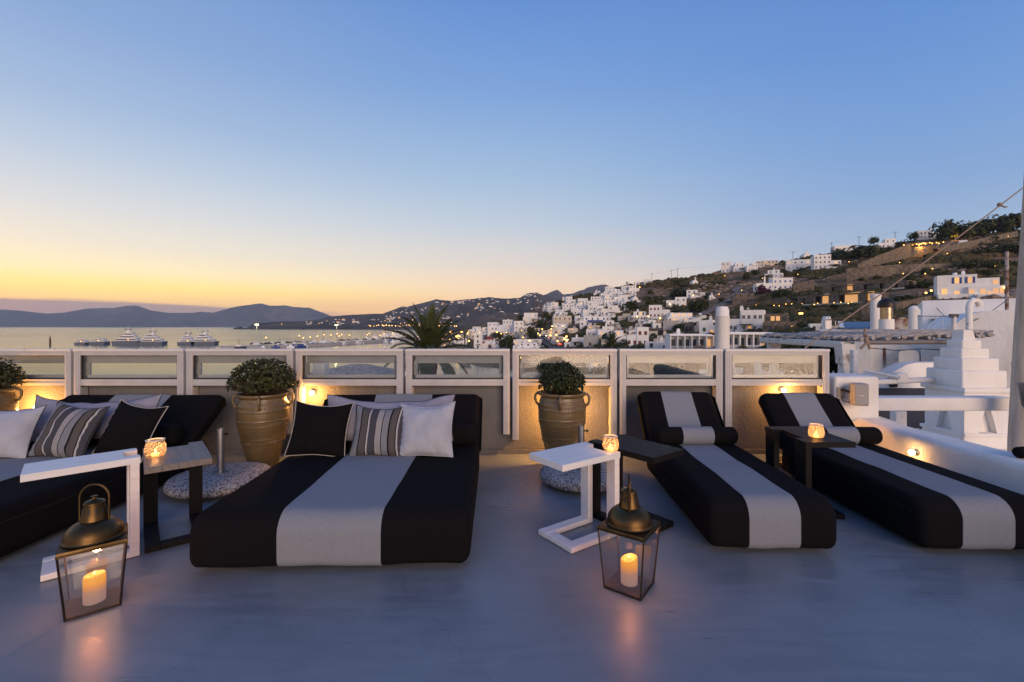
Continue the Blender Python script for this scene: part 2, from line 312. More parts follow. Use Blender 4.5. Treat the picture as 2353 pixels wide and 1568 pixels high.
def pebble_mat():
    m = mat('pebbledash', (.3, .3, .3), .85, spec=.3); n = m.node_tree.nodes; l = m.node_tree.links; b = n['Principled BSDF']
    tc = n.new('ShaderNodeTexCoord'); v = n.new('ShaderNodeTexVoronoi'); v.inputs['Scale'].default_value = 78; l.new(tc.outputs['Object'], v.inputs['Vector'])
    r = n.new('ShaderNodeValToRGB'); r.color_ramp.interpolation = 'CONSTANT'; e = r.color_ramp.elements
    for i in range(3): e.new(.5)
    for i, (p, c) in enumerate([(0, (.13, .12, .125)), (.22, (.34, .325, .33)), (.48, (.50, .485, .48)), (.74, (.40, .37, .36)), (.88, (.20, .185, .19))]): e[i].position = p; e[i].color = (*c, 1)
    s = n.new('ShaderNodeSeparateColor'); l.new(v.outputs['Color'], s.inputs[0]); l.new(s.outputs[0], r.inputs[0]); l.new(r.outputs[0], b.inputs['Base Color'])
    bp = n.new('ShaderNodeBump'); bp.inputs['Strength'].default_value = 1; bp.inputs['Distance'].default_value = .012; bp.invert = True; l.new(v.outputs['Distance'], bp.inputs['Height']); l.new(bp.outputs[0], b.inputs['Normal'])
pebble_mat()
def wax_mat():          # a lit candle: wax glows near the flame, fading downwards
    m = mat('wax_lit', (.78, .70, .58), .45); n = m.node_tree.nodes; l = m.node_tree.links; b = n['Principled BSDF']
    tc = n.new('ShaderNodeTexCoord'); s = n.new('ShaderNodeSeparateXYZ'); l.new(tc.outputs['Generated'], s.inputs[0])
    r = n.new('ShaderNodeValToRGB'); e = r.color_ramp.elements
    for i in range(3): e.new(.5)
    for i, (p, c) in enumerate([(0, (.26, .16, .15)), (.42, (.38, .19, .13)), (.60, (.75, .25, .035)), (.78, (1, .36, .002)), (1, (1, .42, .001))]): e[i].position = p; e[i].color = (*c, 1)
    l.new(s.outputs[2], r.inputs[0]); l.new(r.outputs[0], b.inputs['Emission Color']); b.inputs['Emission Strength'].default_value = 1.15; b.inputs['Base Color'].default_value = (.20, .13, .07, 1)
wax_mat()
mat('flame', (1, .7, .3), .5, emit=(1, .60, .16), es=9)
mat('bulb', (1, .8, .5), .5, emit=(1, .62, .22), es=30)
mat('lamp_glow', (1, .7, .3), .5, emit=(1, .46, .09), es=6)
mat('lamp_green', (1, .9, .5), .5, emit=(.95, .85, .30), es=16)
mat('win_lit', (.5, .35, .2), .5, emit=(1, .45, .12), es=.6)
mat('win_amber', (.5, .35, .2), .5, emit=(1, .45, .08), es=.9)
mat('win_dark', (.035, .037, .045), .25)
mat('win_blue', (.03, .07, .25), .6)
mat('win_green', (.03, .11, .05), .6)
mat('win_red', (.13, .028, .02), .6)
mat('door_brown', (.10, .055, .03), .6)
mat('dome_red', (.22, .03, .02), .7)
mat('asphalt', (.055, .053, .052), .85)
mat('tail_red', (.6, .02, .01), .4, emit=(1, .06, .02), es=6)
mat('head_white', (1, .9, .7), .4, emit=(1, .75, .4), es=9)
mat('car_paint', (.3, .3, .31), .3, .3)
mat('boat_white', (.72, .73, .75), .4)
mat('boat_dark', (.03, .035, .05), .3)
mat('pole_wood', (.09, .06, .045), .9)
mat('awning_brown', (.10, .075, .055), .9)
mat('yacht_hull', (.10, .12, .16), .3)
# ================================================================== the terrace
FY = 5.24                                   # front face of the windscreen frames
BX = [XZ(p, FY) for p in (-92, 166, 424.5, 676, 929, 1174.5, 1421, 1664, 1909)]
fl = struct(MB().box(-9, 4.3, -6, 5.40, -.30, 0).obj('terrace_floor', 'microcement'))
w = MB().box(-9, 3.74, 5.36, 5.66, 0, .875)
pw = tag(w.obj('parapet_wall', 'stucco_shaded'), 'rough plastered parapet behind the row of glazed windscreens', 'wall')
MB().box(-9, 3.73, 5.335, 5.36, 0, .055).obj('skirting', 'stucco_shaded', pw)
# white wall block that carries the loudspeaker
wb = tag(MB().rbox(3.735, 4.255, 5.26, 5.70, -.6, .917, .035, 4).obj('wall_block', 'stucco'), 'square white plastered wall block carrying the grey loudspeaker', 'wall')
# low parapet on the right, rounded top, slightly wavy
def wavy_parapet():
    prof = [(3.93, 0), (3.93, .36)] + [(3.93 + .07 * (1 - math.cos(a)), .37 + .07 * math.sin(a)) for a in [R(d) for d in (15, 35, 55, 75, 90)]] + \
           [(4.19 + .07 * math.sin(a), .37 + .07 * math.cos(a)) for a in [R(d) for d in (0, 20, 45, 70, 90)]] + [(4.26, -.6)]
    ys = [5.255 - i * .12 for i in range(62)]; v = []; f = []; n = len(prof)
    for yy in ys:
        for (a, b) in prof:
            d = noise.noise(Vector((a * 2, yy * 1.3, b * 2))) * .012
            v.append((a + d, yy, b + (d if b > .3 else 0)))
    for k in range(len(ys) - 1):
        for i in range(n - 1): f.append((k * n + i, k * n + i + 1, (k + 1) * n + i + 1, (k + 1) * n + i))
    f.append(tuple(range(n))); f.append(tuple(reversed(range((len(ys) - 1) * n, len(ys) * n))))
    return MB().add(v, f, True)
tag(wavy_parapet().obj('low_wall', 'stucco'), 'low white rounded parapet running beside the rightmost lounger', 'wall')

# --- the glazed windscreens, one thing per bay
FR = [('clipped windscreen bay at the left edge, behind the half-seen pot', 0), ('windscreen bay behind the left daybed', 0), ('windscreen bay partly hidden by the larger potted shrub', 0),
      ('windscreen bay above the glowing wall lamp left of the centre daybed', 0), ('windscreen bay with the palm trunk seen through its glass', 0),
      ('windscreen bay behind the smaller potted shrub', 0), ('windscreen bay behind the left single lounger', 0), ('rightmost windscreen bay, above the lounger beside the low wall', 0)]
for i in range(8):
    x0, x1 = BX[i] + .016, BX[i + 1] - .016; wd = x1 - x0
    t = thing('windscreen', 'pinkish grey metal ' + FR[i][0], 'windscreen', ((x0 + x1) / 2, FY, 0), 0, 'glazed windscreens along the parapet')
    h = wd / 2; zb = .255 if i not in (5,) else .19
    for s in (-1, 1):
        b = MB(); a0, a1 = (-h, -h + .074) if s < 0 else (h - .074, h)
        b.box(a0, a1, 0, .10, zb, 1.21)
        b.box(a0 + .020, a0 + .026, -.004, 0, zb, 1.21).box(a0 + .046, a0 + .052, -.004, 0, zb, 1.21)
        po = b.obj('post', 'frame_paint', t)
        MB().box(a1 if s < 0 else a0 - .012, (a1 + .012) if s < 0 else a0, .012, .03, .80, 1.165).obj('rubber_seal', 'rubber_black', po)
    b = MB().box(-h + .074, h - .074, .004, .096, 1.165, 1.21).box(-h + .074, h - .074, 0, .004, 1.178, 1.184)
    b.obj('top_rail', 'frame_paint', t)
    c = MB().box(-h, h, -.012, .118, 1.2105, 1.236).obj('cap', 'frame_edge', t)
    for q in (-.62, .1, .66): MB().cyl(.008, 1.236, 1.241, 8, Matrix.Translation((q * h, .03, 0))).obj('screw', 'rubber_black', c)
    MB().box(-h + .074, h - .074, .006, .090, .815, .888).box(-h + .074, h - .074, .002, .006, .845, .850).obj('lower_rail', 'frame_paint', t)
    MB().box(-h + .074, h - .074, .012, .03, .888, .899).obj('rubber_seal', 'rubber_black', t)
    MB().box(-h + .080, h - .080, .036, .042, .892, 1.165).obj('glass_pane', 'pane', t)
    sa = MB().box(-h + .10, h - .10, .064, .094, 1.070, 1.164).obj('sash_top_rail', 'frame_paint', t)
    MB().box(-h + .10, h - .10, .064, .094, .900, .934).obj('sash_bottom_rail', 'frame_edge', t)
    for s in (-1, 1): MB().box(s * (h - .10) - .022, s * (h - .10) + .022, .066, .092, .934, 1.07).obj('sash_stile', 'frame_paint', t)

# --- wall lamps, lit
def wall_lamp(x, y, z, label, e, nx=0, off=-.11):
    t = thing('wall_lamp', label, 'lamp', (x, y, z), R(-90) if nx else 0, 'small lit lamps on the white walls')
    MB().lathe([(.004, -.004), (.030, 0), (.032, .010), (.020, .016), (.016, .030)], 16, Matrix.Rotation(R(90), 4, 'X')).obj('backplate', 'galvanised', t)
    MB().ball((0, -.050, 0), .026, 14).obj('bulb', 'bulb', t)
    point('lamp_light', (0, off, -.02), e, (1, .43, .085), .025, t)
    return t
wall_lamp(-2.335, 5.358, .722, 'lit lamp on the parapet wall between the big pot and centre daybed', 20, 0, -.13)
wall_lamp(3.17, 5.358, .752, 'lit lamp peeping above the backrest of the rightmost lounger', 24, 0, -.13)
wall_lamp(XZ(1290, 5.3), 5.358, .56, 'lit lamp on the parapet hidden low behind the smaller pot', 62, 0, -.2)
wall_lamp(-5.55, 5.358, .55, 'lit lamp on the parapet behind the cut-off pot at the left edge', 52, 0, -.2)
wall_lamp(3.932, 4.42, .274, 'lit lamp low on the right parapet beside the lounger', 1.3, 1)

# --- loudspeaker
sp = thing('loudspeaker', 'grey loudspeaker on a swivel bracket, fixed to the white wall block', 'speaker', (3.93, 5.26, .735))
Mz = Matrix.Rotation(R(-14), 4, 'Z')
MB().rbox(-.065, .085, -.20, -.075, -.125, .125, .018, 3, Mz).obj('cabinet', 'speaker_grey', sp)
MB().rbox(-.052, .073, -.206, -.198, -.110, .112, .003, 2, Mz).obj('grille', 'speaker_grey', sp)
MB().box(-.012, .030, -.2095, -.206, -.012, -.004, Mz).obj('badge', 'frame_edge', sp)
MB().box(-.175, -.09, -.012, 0, -.06, .06).obj('wall_plate', 'galvanised', sp)
MB().tube([(-.13, -.01, .03), (-.12, -.06, .03), (-.05, -.10, .0)], .012).tube([(-.13, -.01, -.045), (-.14, -.05, -.09), (-.10, -.08, -.10), (-.05, -.10, -.04)], .005).obj('bracket', 'black_plastic', sp)

# ------------------------------------------------------------------ daybeds and loungers
def rrect(y0, y1, z0, z1, r, seg=6, g=0.0, sub=14):
    "rounded profile; the lower corners are tighter than the upper ones"
    rb = min(r, max(.012, r * .5)) if z0 >= 0 else r; pts = []
    cs = ((y1 - r, z1 - r, 0, r), (y0 + r, z1 - r, 90, r), (y0 + rb, z0 + rb, 180, rb), (y1 - rb, z0 + rb, 270, rb))
    for k, (cy, cz, a0, q) in enumerate(cs):
        for i in range(seg + 1):
            a = R(a0 + 90 * i / seg); pts.append((cy + (q + g) * math.cos(a), cz + (q + g) * math.sin(a)))
        if k in (0, 2):
            c2 = cs[k + 1]; a2 = R(c2[2]); s0 = pts[-1]; s1 = (c2[0] + (c2[3] + g) * math.cos(a2), c2[1] + (c2[3] + g) * math.sin(a2))
            for i in range(1, sub): pts.append((s0[0] + (s1[0] - s0[0]) * i / sub, s0[1] + (s1[1] - s0[1]) * i / sub))
    return pts
def dent(x, y, z, seed):
    return noise.noise(Vector((x * 2.6 + seed, y * 2.6, z * 3))) * .008 + noise.noise(Vector((x * 7 + seed, y * 5, z * 6))) * .0035
def soft_block(w, y0, y1, z0, z1, r, xr, sag=0.0, seed=0):
    "upholstered block: rounded profile in y-z, extruded across x with rounded side edges"
    b = MB()
    left = [(-w / 2 + xr * (1 - math.cos(R(90 * i / 5))), xr * (1 - math.sin(R(90 * i / 5)))) for i in range(6)]
    mid = [(-w / 2 + xr + (w - 2 * xr) * i / 14, 0) for i in range(1, 14)]
    right = [(-a, d) for a, d in reversed(left)]
    rows = left + mid + right; v = []; f = []; n = None
    for (xx, ins) in rows:
        pr = rrect(y0 + ins, y1 - ins, z0 + ins, z1 - ins, max(.012, r - ins * .55), 8)
        n = len(pr)
        for (yy, zz) in pr:
            k = dent(xx, yy, zz, seed) * (1 if not ins else .4); v.append((xx, yy + k * .3, zz + k))
    for k in range(len(rows) - 1):
        for i in range(n):
            j = (i + 1) % n; f.append((k * n + i, k * n + j, (k + 1) * n + j, (k + 1) * n + i))
    f.append(tuple(range(n))); f.append(tuple(reversed(range((len(rows) - 1) * n, len(rows) * n))))
    return b.add(v, f, True)
def stripe_band(x0, x1, y0, y1, z0, z1, r, g=.004, seed=0):
    o = rrect(y0, y1, z0, z1, r, 8, g)
    n = len(o); v = []; f = []
    cols = [x0 + (x1 - x0) * i / 8 for i in range(9)]
    for xx in cols:
        for a, c in o: k = dent(xx, a, c, seed); v.append((xx, a + k * .3, c + k))
    for k in range(8):
        for i in range(n): j = (i + 1) % n; f.append((k * n + i, k * n + j, (k + 1) * n + j, (k + 1) * n + i))
    f.append(tuple(range(n))); f.append(tuple(reversed(range(8 * n, 9 * n))))
    return MB().add(v, f, True)
def lounger(name, label, cat, x, yf, w, sx, rz=0.0, yback=5.02, zback=.80, group=None, length=1.62, bx=1.0):
    "x, yf: centre of the front edge on the floor; sx: half width of the grey stripe"
    t = thing(name, label, cat, (x, yf, 0), rz, group)
    MB().box(-w / 2 + .10, w / 2 - .10, .10, length - .02, 0.008, .035).obj('plinth', 'black_plastic', t)
    for sx_ in (-1, 1):
        for yy in (.14, length - .2): MB().cyl(.02 , 0, .012, 10, Matrix.Translation((sx_ * (w / 2 - .14), yy, 0))).obj('foot', 'galvanised', t)
    m = soft_block(w, 0, length, .028, .355, .125, .06, seed=x).obj('mattress', 'fabric_dark', t)
    stripe_band(-sx, sx, 0, length, .028, .355, .125, .004, x).obj('stripe', 'fabric_grey', m)
    for s in (-1, 1):
        MB().tube([(s * (w / 2 + .001), .08 + i * .14, .262 + .004 * math.sin(i * 1.7)) for i in range(11)], .0035, 6).obj('seam', 'seam', m)
    ya, za = length - .12, .27
    yb, zb = yback - yf, zback
    Lb = math.hypot(yb - ya, zb - za) ; ang = math.atan2(zb - za, yb - ya)
    Mt = Matrix.Translation((0, ya, za)) @ Matrix.Rotation(ang, 4, 'X')
    bk = soft_block(w * bx, 0, Lb, -.13, .0, .062, .10, seed=x + 3)
    bo = bk.obj('backrest', 'fabric_dark', t); bo.matrix_local = Mt
    st = stripe_band(-sx, sx, 0, Lb, -.13, .0, .062, .004, x + 3).obj('stripe', 'fabric_grey', bo)
    MB().box(-w / 2 + .08, -w / 2 + .12, length - .05, length + .35, .03, .06).box(w / 2 - .12, w / 2 - .08, length - .05, length + .35, .03, .06).obj('back_frame', 'black_plastic', t)
    for k in range(4): MB().box(-w / 2 + .06, w / 2 - .06, length + .02 + k * .09, length + .08 + k * .09, .06, .078).obj('slat', 'door_brown', t)
    return t
lounger('daybed', 'wide black daybed with a grey stripe in the middle of the terrace', 'daybed', -1.108, 2.755, 1.70, .31, R(2.2), 5.10, .762, 'double daybeds', 1.815, 1.02)
lounger('daybed', 'wide black daybed cut off by the left edge, loaded with four cushions', 'daybed', -4.10, 2.70, 1.78, .31, 0, 5.10, .756, 'double daybeds', 1.80, 1.02)
lounger('sun_lounger', 'narrow black lounger with grey stripe, left of the dark table between loungers', 'lounger', 1.722, 2.98, .84, .165, R(-2.3), 5.04, .80, 'single sun loungers', 1.675)
lounger('sun_lounger', 'narrow black lounger with grey stripe, beside the low white parapet', 'lounger', 3.10, 2.96, .84, .165, R(-1.6), 5.04, .785, 'single sun loungers', 1.665)
def bolster(x, y, z, L, r, label, stripe=.15, rz=0, mb='fabric_dark'):
    t = thing('bolster', label, 'bolster', (x, y, z), rz, 'roll bolsters on the loungers')
    e = r * .55
    pr = [(.002, -L / 2)] + [(r - e + e * math.sin(R(a)), -L / 2 + e * (1 - math.cos(R(a)))) for a in (0, 25, 50, 75, 90)]
    pr = pr + [(q, -zz) for q, zz in reversed(pr)]
    Mx = Matrix.Rotation(R(90), 4, 'Y')
    b = MB().lathe(pr, 28, Mx, True, False).obj('cover', mb, t)
    if stripe: MB().lathe([(r, -stripe), (r + .003, -stripe), (r + .003, stripe), (r, stripe)], 28, Mx, True, False).obj('stripe', 'fabric_grey', t)
    return t
bolster(1.765 + .02, 4.42, .355 + .083, .78, .083, 'black roll bolster with grey band on the left single lounger', .148)
bolster(3.17, 4.42, .355 + .083, .78, .083, 'black roll bolster with grey band on the lounger beside the parapet', .148)
bolster(-1.17, 4.40, .355 + .10, 1.62, .10, 'long plain black bolster behind the cushions of the centre daybed', 0)
bolster(-4.02, 4.40, .355 + .10, 1.62, .10, 'long plain black bolster behind the cushions of the left daybed', 0)
bolster(4.16, 3.66, .445 + .045, .26, .045, 'small black roll lying on the low parapet at the right edge', 0, R(12))

# ------------------------------------------------------------------ cushions
def pillow_mesh(w, h, th, seed, puff=.62, wr=.010, n=26, pinch=.10, sag=.02):
    b = MB(); v = []; f = []; uv = []
    for side in (1, -1):
        o = len(v)
        for j in range(n + 1):
            for i in range(n + 1):
                u, q = i / n * 2 - 1, j / n * 2 - 1
                kx = 1 - pinch * (1 - q * q) ** 1.0 * 1.0; ky = 1 - pinch * (1 - u * u)
                e = max(0, (1 - abs(u) ** 2.6)) ** puff * max(0, (1 - abs(q) ** 2.6)) ** puff
                xx, zz = u * w / 2 * kx, q * h / 2 * ky
                wv = noise.noise(Vector((xx * 9 + seed, zz * 9, side * 3.1))) * wr + noise.noise(Vector((xx * 22 + seed, zz * 16, side))) * wr * .45
                rad = max(abs(u), abs(q)); crease = wr * .7 * math.sin((u if abs(q) > abs(u) else q) * 26 + seed) * max(0, rad - .72) / .28 * (1 - max(0, rad - .97) / .03)
                v.append((xx, -side * (th / 2 * e + (wv + crease) * min(1, e * 2.2)), zz - sag * (1 - u * u) * (.5 + .5 * q) + noise.noise(Vector((xx * 5 + seed, 0, seed))) * sag * .3)); uv.append((u * .5 + .5, q * .5 + .5))
        for j in range(n):
            for i in range(n):
                a = o + j * (n + 1) + i; q4 = (a, a + 1, a + n + 2, a + n + 1); f.append(q4 if side > 0 else tuple(reversed(q4)))
    b.add(v, f, True); rim = []
    idx = [(i, 0) for i in range(n)] + [(n, j) for j in range(n)] + [(n - i, n) for i in range(n)] + [(0, n - j) for j in range(n)]
    for i, j in idx: rim.append(Vector(v[j * (n + 1) + i]))
    return b, rim, uv
def cushion(name, label, m, w, h, th, loc, tilt, rz, seed, pipe=None, roll=0.0, wr=.012, pinch=.10, sag=.022):
    t = thing(name, label, 'cushion', loc, 0, 'scatter cushions on the daybeds')
    t.rotation_euler = Euler((tilt, roll, rz), 'YXZ')
    b, rim, uv = pillow_mesh(w, h, th, seed, wr=wr, pinch=pinch, sag=sag)
    me = b.mesh('cover', m); ul = me.uv_layers.new(name='UVMap')
    for lp in me.loops: ul.data[lp.index].uv = uv[lp.vertex_index]
    put(me, 'cover', t, (0, 0, h / 2))
    if pipe: MB().tube(rim, .0042, 6, None, True).obj('piping', pipe, t, (0, 0, h / 2))
    return t
zt = .345
cushion('long_pillow', 'long lilac grey pillow along the back of the centre daybed', 'cushion_lilac', 1.23, .44, .17, (-1.16, 4.24, zt + .085), R(-20), R(1), 3, 'piping_dark', 0, .016, .05, .07)
cushion('cushion', 'black square cushion with white piping, left on the centre daybed', 'cushion_black', .52, .50, .19, (-1.735, 4.00, zt + .002), R(-23), R(4), 1, 'piping_white', R(3))
cushion('cushion', 'striped square cushion in the middle of the centre daybed', 'cushion_stripes', .49, .47, .17, (-1.20, 4.00, zt + .002), R(-24), R(-2), 2, 'piping_dark')
cushion('cushion', 'plain white square cushion, right on the centre daybed', 'cushion_white', .51, .49, .20, (-.765, 3.98, zt + .002), R(-22), R(-6), 5, 'cushion_white', R(-3), .013)
cushion('long_pillow', 'long lilac grey pillow along the back of the left daybed', 'cushion_lilac', 1.26, .44, .17, (-3.98, 4.24, zt + .085), R(-20), R(-2), 13, 'piping_dark', R(-1), .016, .05, .08)
cushion('cushion', 'black square cushion with white piping, slumped on the left daybed', 'cushion_black', .52, .50, .19, (-3.46, 3.98, zt + .002), R(-26), R(-10), 11, 'piping_white', R(5))
cushion('cushion', 'striped square cushion between white and black ones on the left daybed', 'cushion_stripes', .53, .50, .18, (-3.97, 3.94, zt + .002), R(-27), R(-6), 12, 'piping_dark', R(4))
cushion('cushion', 'white cushion with a dark reverse, cut by the left picture edge', 'cushion_white', .52, .48, .20, (-4.46, 3.90, zt + .002), R(-25), R(8), 15, 'piping_dark', R(0), .012)

# ------------------------------------------------------------------ C-shaped side tables
def c_table(label, Ax, Ay, e1, L, Wd, zt, m, flip=1, nplank=4, notch=True):
    "A: corner of the top at its free end; e1 points to the leg end; the width runs to the left of e1 (flip 1) or right (-1)"
    ang = math.atan2(e1[1], e1[0])
    t = thing('side_table', label, 'side table', (Ax, Ay, 0), ang, 'C-shaped side tables')
    pw_ = Wd / nplank; th = .042
    for k in range(nplank):
        y0, y1 = k * pw_ + .0004, (k + 1) * pw_ - .0004
        if flip < 0: y0, y1 = -y1, -y0
        x1 = L if (k in (0, nplank - 1) or not notch) else L - .075
        MB().rbox(0, x1, y0, y1, zt - th, zt, .0008, 1).obj('plank', m, t)
    for k in (0, 1):
        y0, y1 = (0, pw_) if k == 0 else (Wd - pw_, Wd)
        if flip < 0: y0, y1 = -y1, -y0
        MB().rbox(L - .052, L - .004, y0 + .004, y1 - .004, .040, zt - th, .003, 2).obj('leg', m, t)
        MB().rbox(.08, L - .004, y0 + .004, y1 - .004, .004, .040, .003, 2).obj('runner', m, t)
    y0, y1 = pw_ - .004, Wd - pw_ + .004
    if flip < 0: y0, y1 = -y1, -y0
    MB().rbox(.08, .16, y0, y1, .006, .038, .003, 2).obj('cross_bar', m, t)
    return t
def dirn(a, b): d = Vector((b[0] - a[0], b[1] - a[1])).normalized(); return (d.x, d.y)
c_table('taller white C-shaped table at the left daybed, lantern before it', -2.81, 2.60, (.72, .69), .535, .30, .648, 'white_paint')
t2 = c_table('low dark C-shaped table with greyed top, against the left white table', -2.365, 2.925, (-.64, .77), .60, .37, .588, 'black_wood', -1)
for o in t2.children:
    if o.name.startswith('plank'): o.data.materials[0] = MATS['grey_wood']
c_table('white C-shaped table in front of the smaller pot, right of centre', .327, 2.94, (.816, .578), .55, .355, .60, 'white_paint')
c_table('dark C-shaped table reaching over the left single lounger', .975, 3.12, (-.62, .785), .60, .37, .596, 'black_wood', -1)
c_table('dark C-shaped table standing between the two single loungers', 2.665, 3.526, (-1, 0), .39, .57, .60, 'black_wood', -1)

# ------------------------------------------------------------------ tea-light jars
def tealight(x, y, z, label, k=1.0):
    t = thing('candle_jar', label, 'candle holder', (x, y, z), rnd.random(), 'glass tea-light jars on the tables'); t.scale = (k, k, k)
    pr = [(.030, .002), (.046, .006), (.054, .022), (.056, .045), (.052, .072), (.044, .094), (.042, .100)]
    n = 24; b = MB(); v = []; f = []; rows = []
    zs = [(r_, z_) for r_, z_ in pr]
    fine = []
    for a in range(len(zs) - 1):
        for s in range(3): fine.append((zs[a][0] + (zs[a + 1][0] - zs[a][0]) * s / 3, zs[a][1] + (zs[a + 1][1] - zs[a][1]) * s / 3))
    fine.append(zs[-1])
    for q, (r_, z_) in enumerate(fine):
        for i in range(n): rr = r_ + (.0022 if (i + q) % 2 else -.0006); aa = 2 * math.pi * i / n; v.append((rr * math.cos(aa), rr * math.sin(aa), z_))
    for q in range(len(fine) - 1):
        for i in range(n): j = (i + 1) % n; f.append((q * n + i, q * n + j, (q + 1) * n + j, (q + 1) * n + i))
    f.append(tuple(reversed(range(n)))); b.add(v, f, False)
    b.obj('glass_jar', 'jar_glass', t)
    MB().lathe([(.040, .099), (.050, .100), (.051, .106), (.040, .107), (.040, .099)], 28, None, True, False).obj('rim', 'rim_glass', t)
    MB().cyl(.020, .006, .020, 18).obj('tealight', 'wax_glow', t)
    MB().lathe([(.001, .0), (.005, .006), (.006, .012), (.003, .022), (.0005, .03)], 10, Matrix.Translation((0, 0, .022)), True, False).obj('flame', 'flame', t)
    point('flame_light', (0, 0, .05), .55, (1, .50, .16), .012, t)
def jar_mat():
    m = glass_mat('jar_glass', (1, .86, .66), .15, 2.5); n = m.node_tree.nodes; l = m.node_tree.links
    out = [x for x in n if x.type == 'OUTPUT_MATERIAL'][0]; old = out.inputs[0].links[0].from_socket
    tl = n.new('ShaderNodeBsdfTranslucent'); tl.inputs[0].default_value = (.95, .72, .45, 1); df = n.new('ShaderNodeBsdfDiffuse'); df.inputs[0].default_value = (.55, .42, .33, 1)
    a = n.new('ShaderNodeMixShader'); a.inputs[0].default_value = .3; l.new(tl.outputs[0], a.inputs[1]); l.new(df.outputs[0], a.inputs[2])
    b = n.new('ShaderNodeMixShader'); b.inputs[0].default_value = .36; l.new(old, b.inputs[1]); l.new(a.outputs[0], b.inputs[2]); l.new(b.outputs[0], out.inputs[0])
jar_mat(); mat('rim_glass', (.75, .62, .5), .2); mat('wax_glow', (.9, .6, .3), .5, emit=(1, .42, .10), es=5)
tealight(-2.50, 3.19, .588, 'lit glass tea-light jar on the greyed table at left', 1.12)
tealight(.715, 3.30, .60, 'lit glass tea-light jar on the white table right of centre')
tealight(2.46, 3.68, .60, 'lit glass tea-light jar on the table between the loungers')

# ------------------------------------------------------------------ lanterns with candles
def lantern(x, y, rz, label, clabel, ctilt, hrot):
    t = thing('lantern', label, 'lantern', (x, y, 0), rz, 'brass-topped floor lanterns')
    a, c, h = .106, .138, .350                        # half side at the floor, half side at the top, height of the glass box
    MB().box(-a, a, -a, a, .004, .014).obj('base_plate', 'rust_plate', t)
    for sx in (-1, 1):
        for sy in (-1, 1):
            MB().tube([(sx * a, sy * a, 0), (sx * (c - .004), sy * (c - .004), h)], .0052, 4).obj('corner_bar', 'iron_dark', t)
    for k in range(4):
        Mk = Matrix.Rotation(R(90 * k), 4, 'Z')
        MB().box(-a, a, -a - .004, -a + .004, .0, .010, Mk).obj('bottom_bar', 'iron_dark', t)
        p0, p1, q0, q1 = (-a + .004, -a, .012), (a - .004, -a, .012), (c - .006, -c + .002, h - .002), (-c + .006, -c + .002, h - .002)
        d = .0015; MB().add([p0, p1, q1[:0] + q0, q1] + [(p[0], p[1] + d, p[2]) for p in (p0, p1, q0, q1)],
                            [(0, 1, 2, 3), (7, 6, 5, 4), (0, 4, 5, 1), (1, 5, 6, 2), (2, 6, 7, 3), (3, 7, 4, 0)], False, Mk).obj('glass_pane', 'lantern_glass', t)
    # square roof plate with a round opening would not show: a thin plate with turned-down rim
    MB().frus(-c, c, -c, c, h, h + .010, .004, .004).box(-c - .001, c + .001, -c - .001, -c + .003, h - .012, h).box(-c - .001, c + .001, c - .003, c + .001, h - .012, h).box(-c - .001, -c + .003, -c + .003, c - .003, h - .012, h).box(c - .003, c + .001, -c + .003, c - .003, h - .012, h).obj('roof_plate', 'brass_old', t)
    z0 = h + .0105
    dome = [(.128, z0), (.132, z0 + .005), (.126, z0 + .010), (.1245, z0 + .02)] + [(.124 * math.cos(R(q)) if q < 72 else .124 * math.cos(R(q)), z0 + .02 + .088 * math.sin(R(q))) for q in (10, 22, 34, 46, 57, 66)]
    MB().lathe(dome, 44).obj('dome', 'brass_old', t)
    z1 = z0 + .098
    ch = MB().lathe([(.058, z1), (.060, z1 + .002), (.041, z1 + .085), (.039, z1 + .086)], 32).obj('vent_cone', 'brass_old', t)
    for k in range(10):
        Mk = Matrix.Rotation(2 * math.pi * k / 10 + .2, 4, 'Z') @ Matrix.Translation((0, -.0487, z1 + .052)) @ Matrix.Rotation(R(-13), 4, 'X')
        MB().rbox(-.0045, .0045, -.002, .003, -.015, .015, .0018, 2, Mk).obj('vent_slot', 'rubber_black', ch)
    MB().lathe([(.046, z1 + .084), (.047, z1 + .089), (.040, z1 + .098), (.022, z1 + .106), (.012, z1 + .108)], 28).obj('cap', 'brass_old', t)
    MB().lathe([(.009, z1 + .106), (.009, z1 + .114), (.0145, z1 + .116), (.0145, z1 + .124), (.012, z1 + .126)], 18).obj('knob', 'brass_old', t)
    pts = [(-.066, 0, z1 - .012), (-.067, 0, z1 + .075)] + [(.067 * -math.cos(R(q)), 0, z1 + .115 + .072 * math.sin(R(q))) for q in range(0, 181, 15)] + [(.067, 0, z1 + .075), (.066, 0, z1 - .012)]
    MB().tube(pts, .0058, 8, Matrix.Rotation(hrot - rz, 4, 'Z')).obj('handle', 'brass_old', t)
    # the candle is a thing of its own
    k = thing('pillar_candle', clabel, 'candle', (x, y, .0145), 0, 'lit pillar candles in the lanterns')
    n = 28; pr = [(.040, 0), (.047, .003), (.0475, .07)]
    b = MB().lathe(pr + [(.0475, .132), (.046, .143), (.042, .147), (.036, .141), (.015, .132), (.001, .131)], n, None, True, False)
    b.v = [(p[0], p[1], p[2] + (max(0, p[2] - .1) / .05) * ctilt * (p[0] * .25 + noise.noise(Vector(p) * 30) * .005)) for p in b.v]
    b.obj('wax', 'wax_lit', k)
    MB().cyl(.0015, .13, .147, 6).obj('wick', 'rubber_black', k)
    MB().lathe([(.0005, 0), (.003, .004), (.0035, .008), (.002, .014), (.0004, .020)], 10, Matrix.Translation((0, 0, .144)), True, False).obj('flame', 'flame', k)
    point('candle_light', (0, 0, .215), 4.6, (1, .33, .12), .02, k)
lantern(-2.256, 2.459, R(40), 'brass domed lantern standing by the white table, left', 'lit pillar candle in the left lantern', .3, R(14))
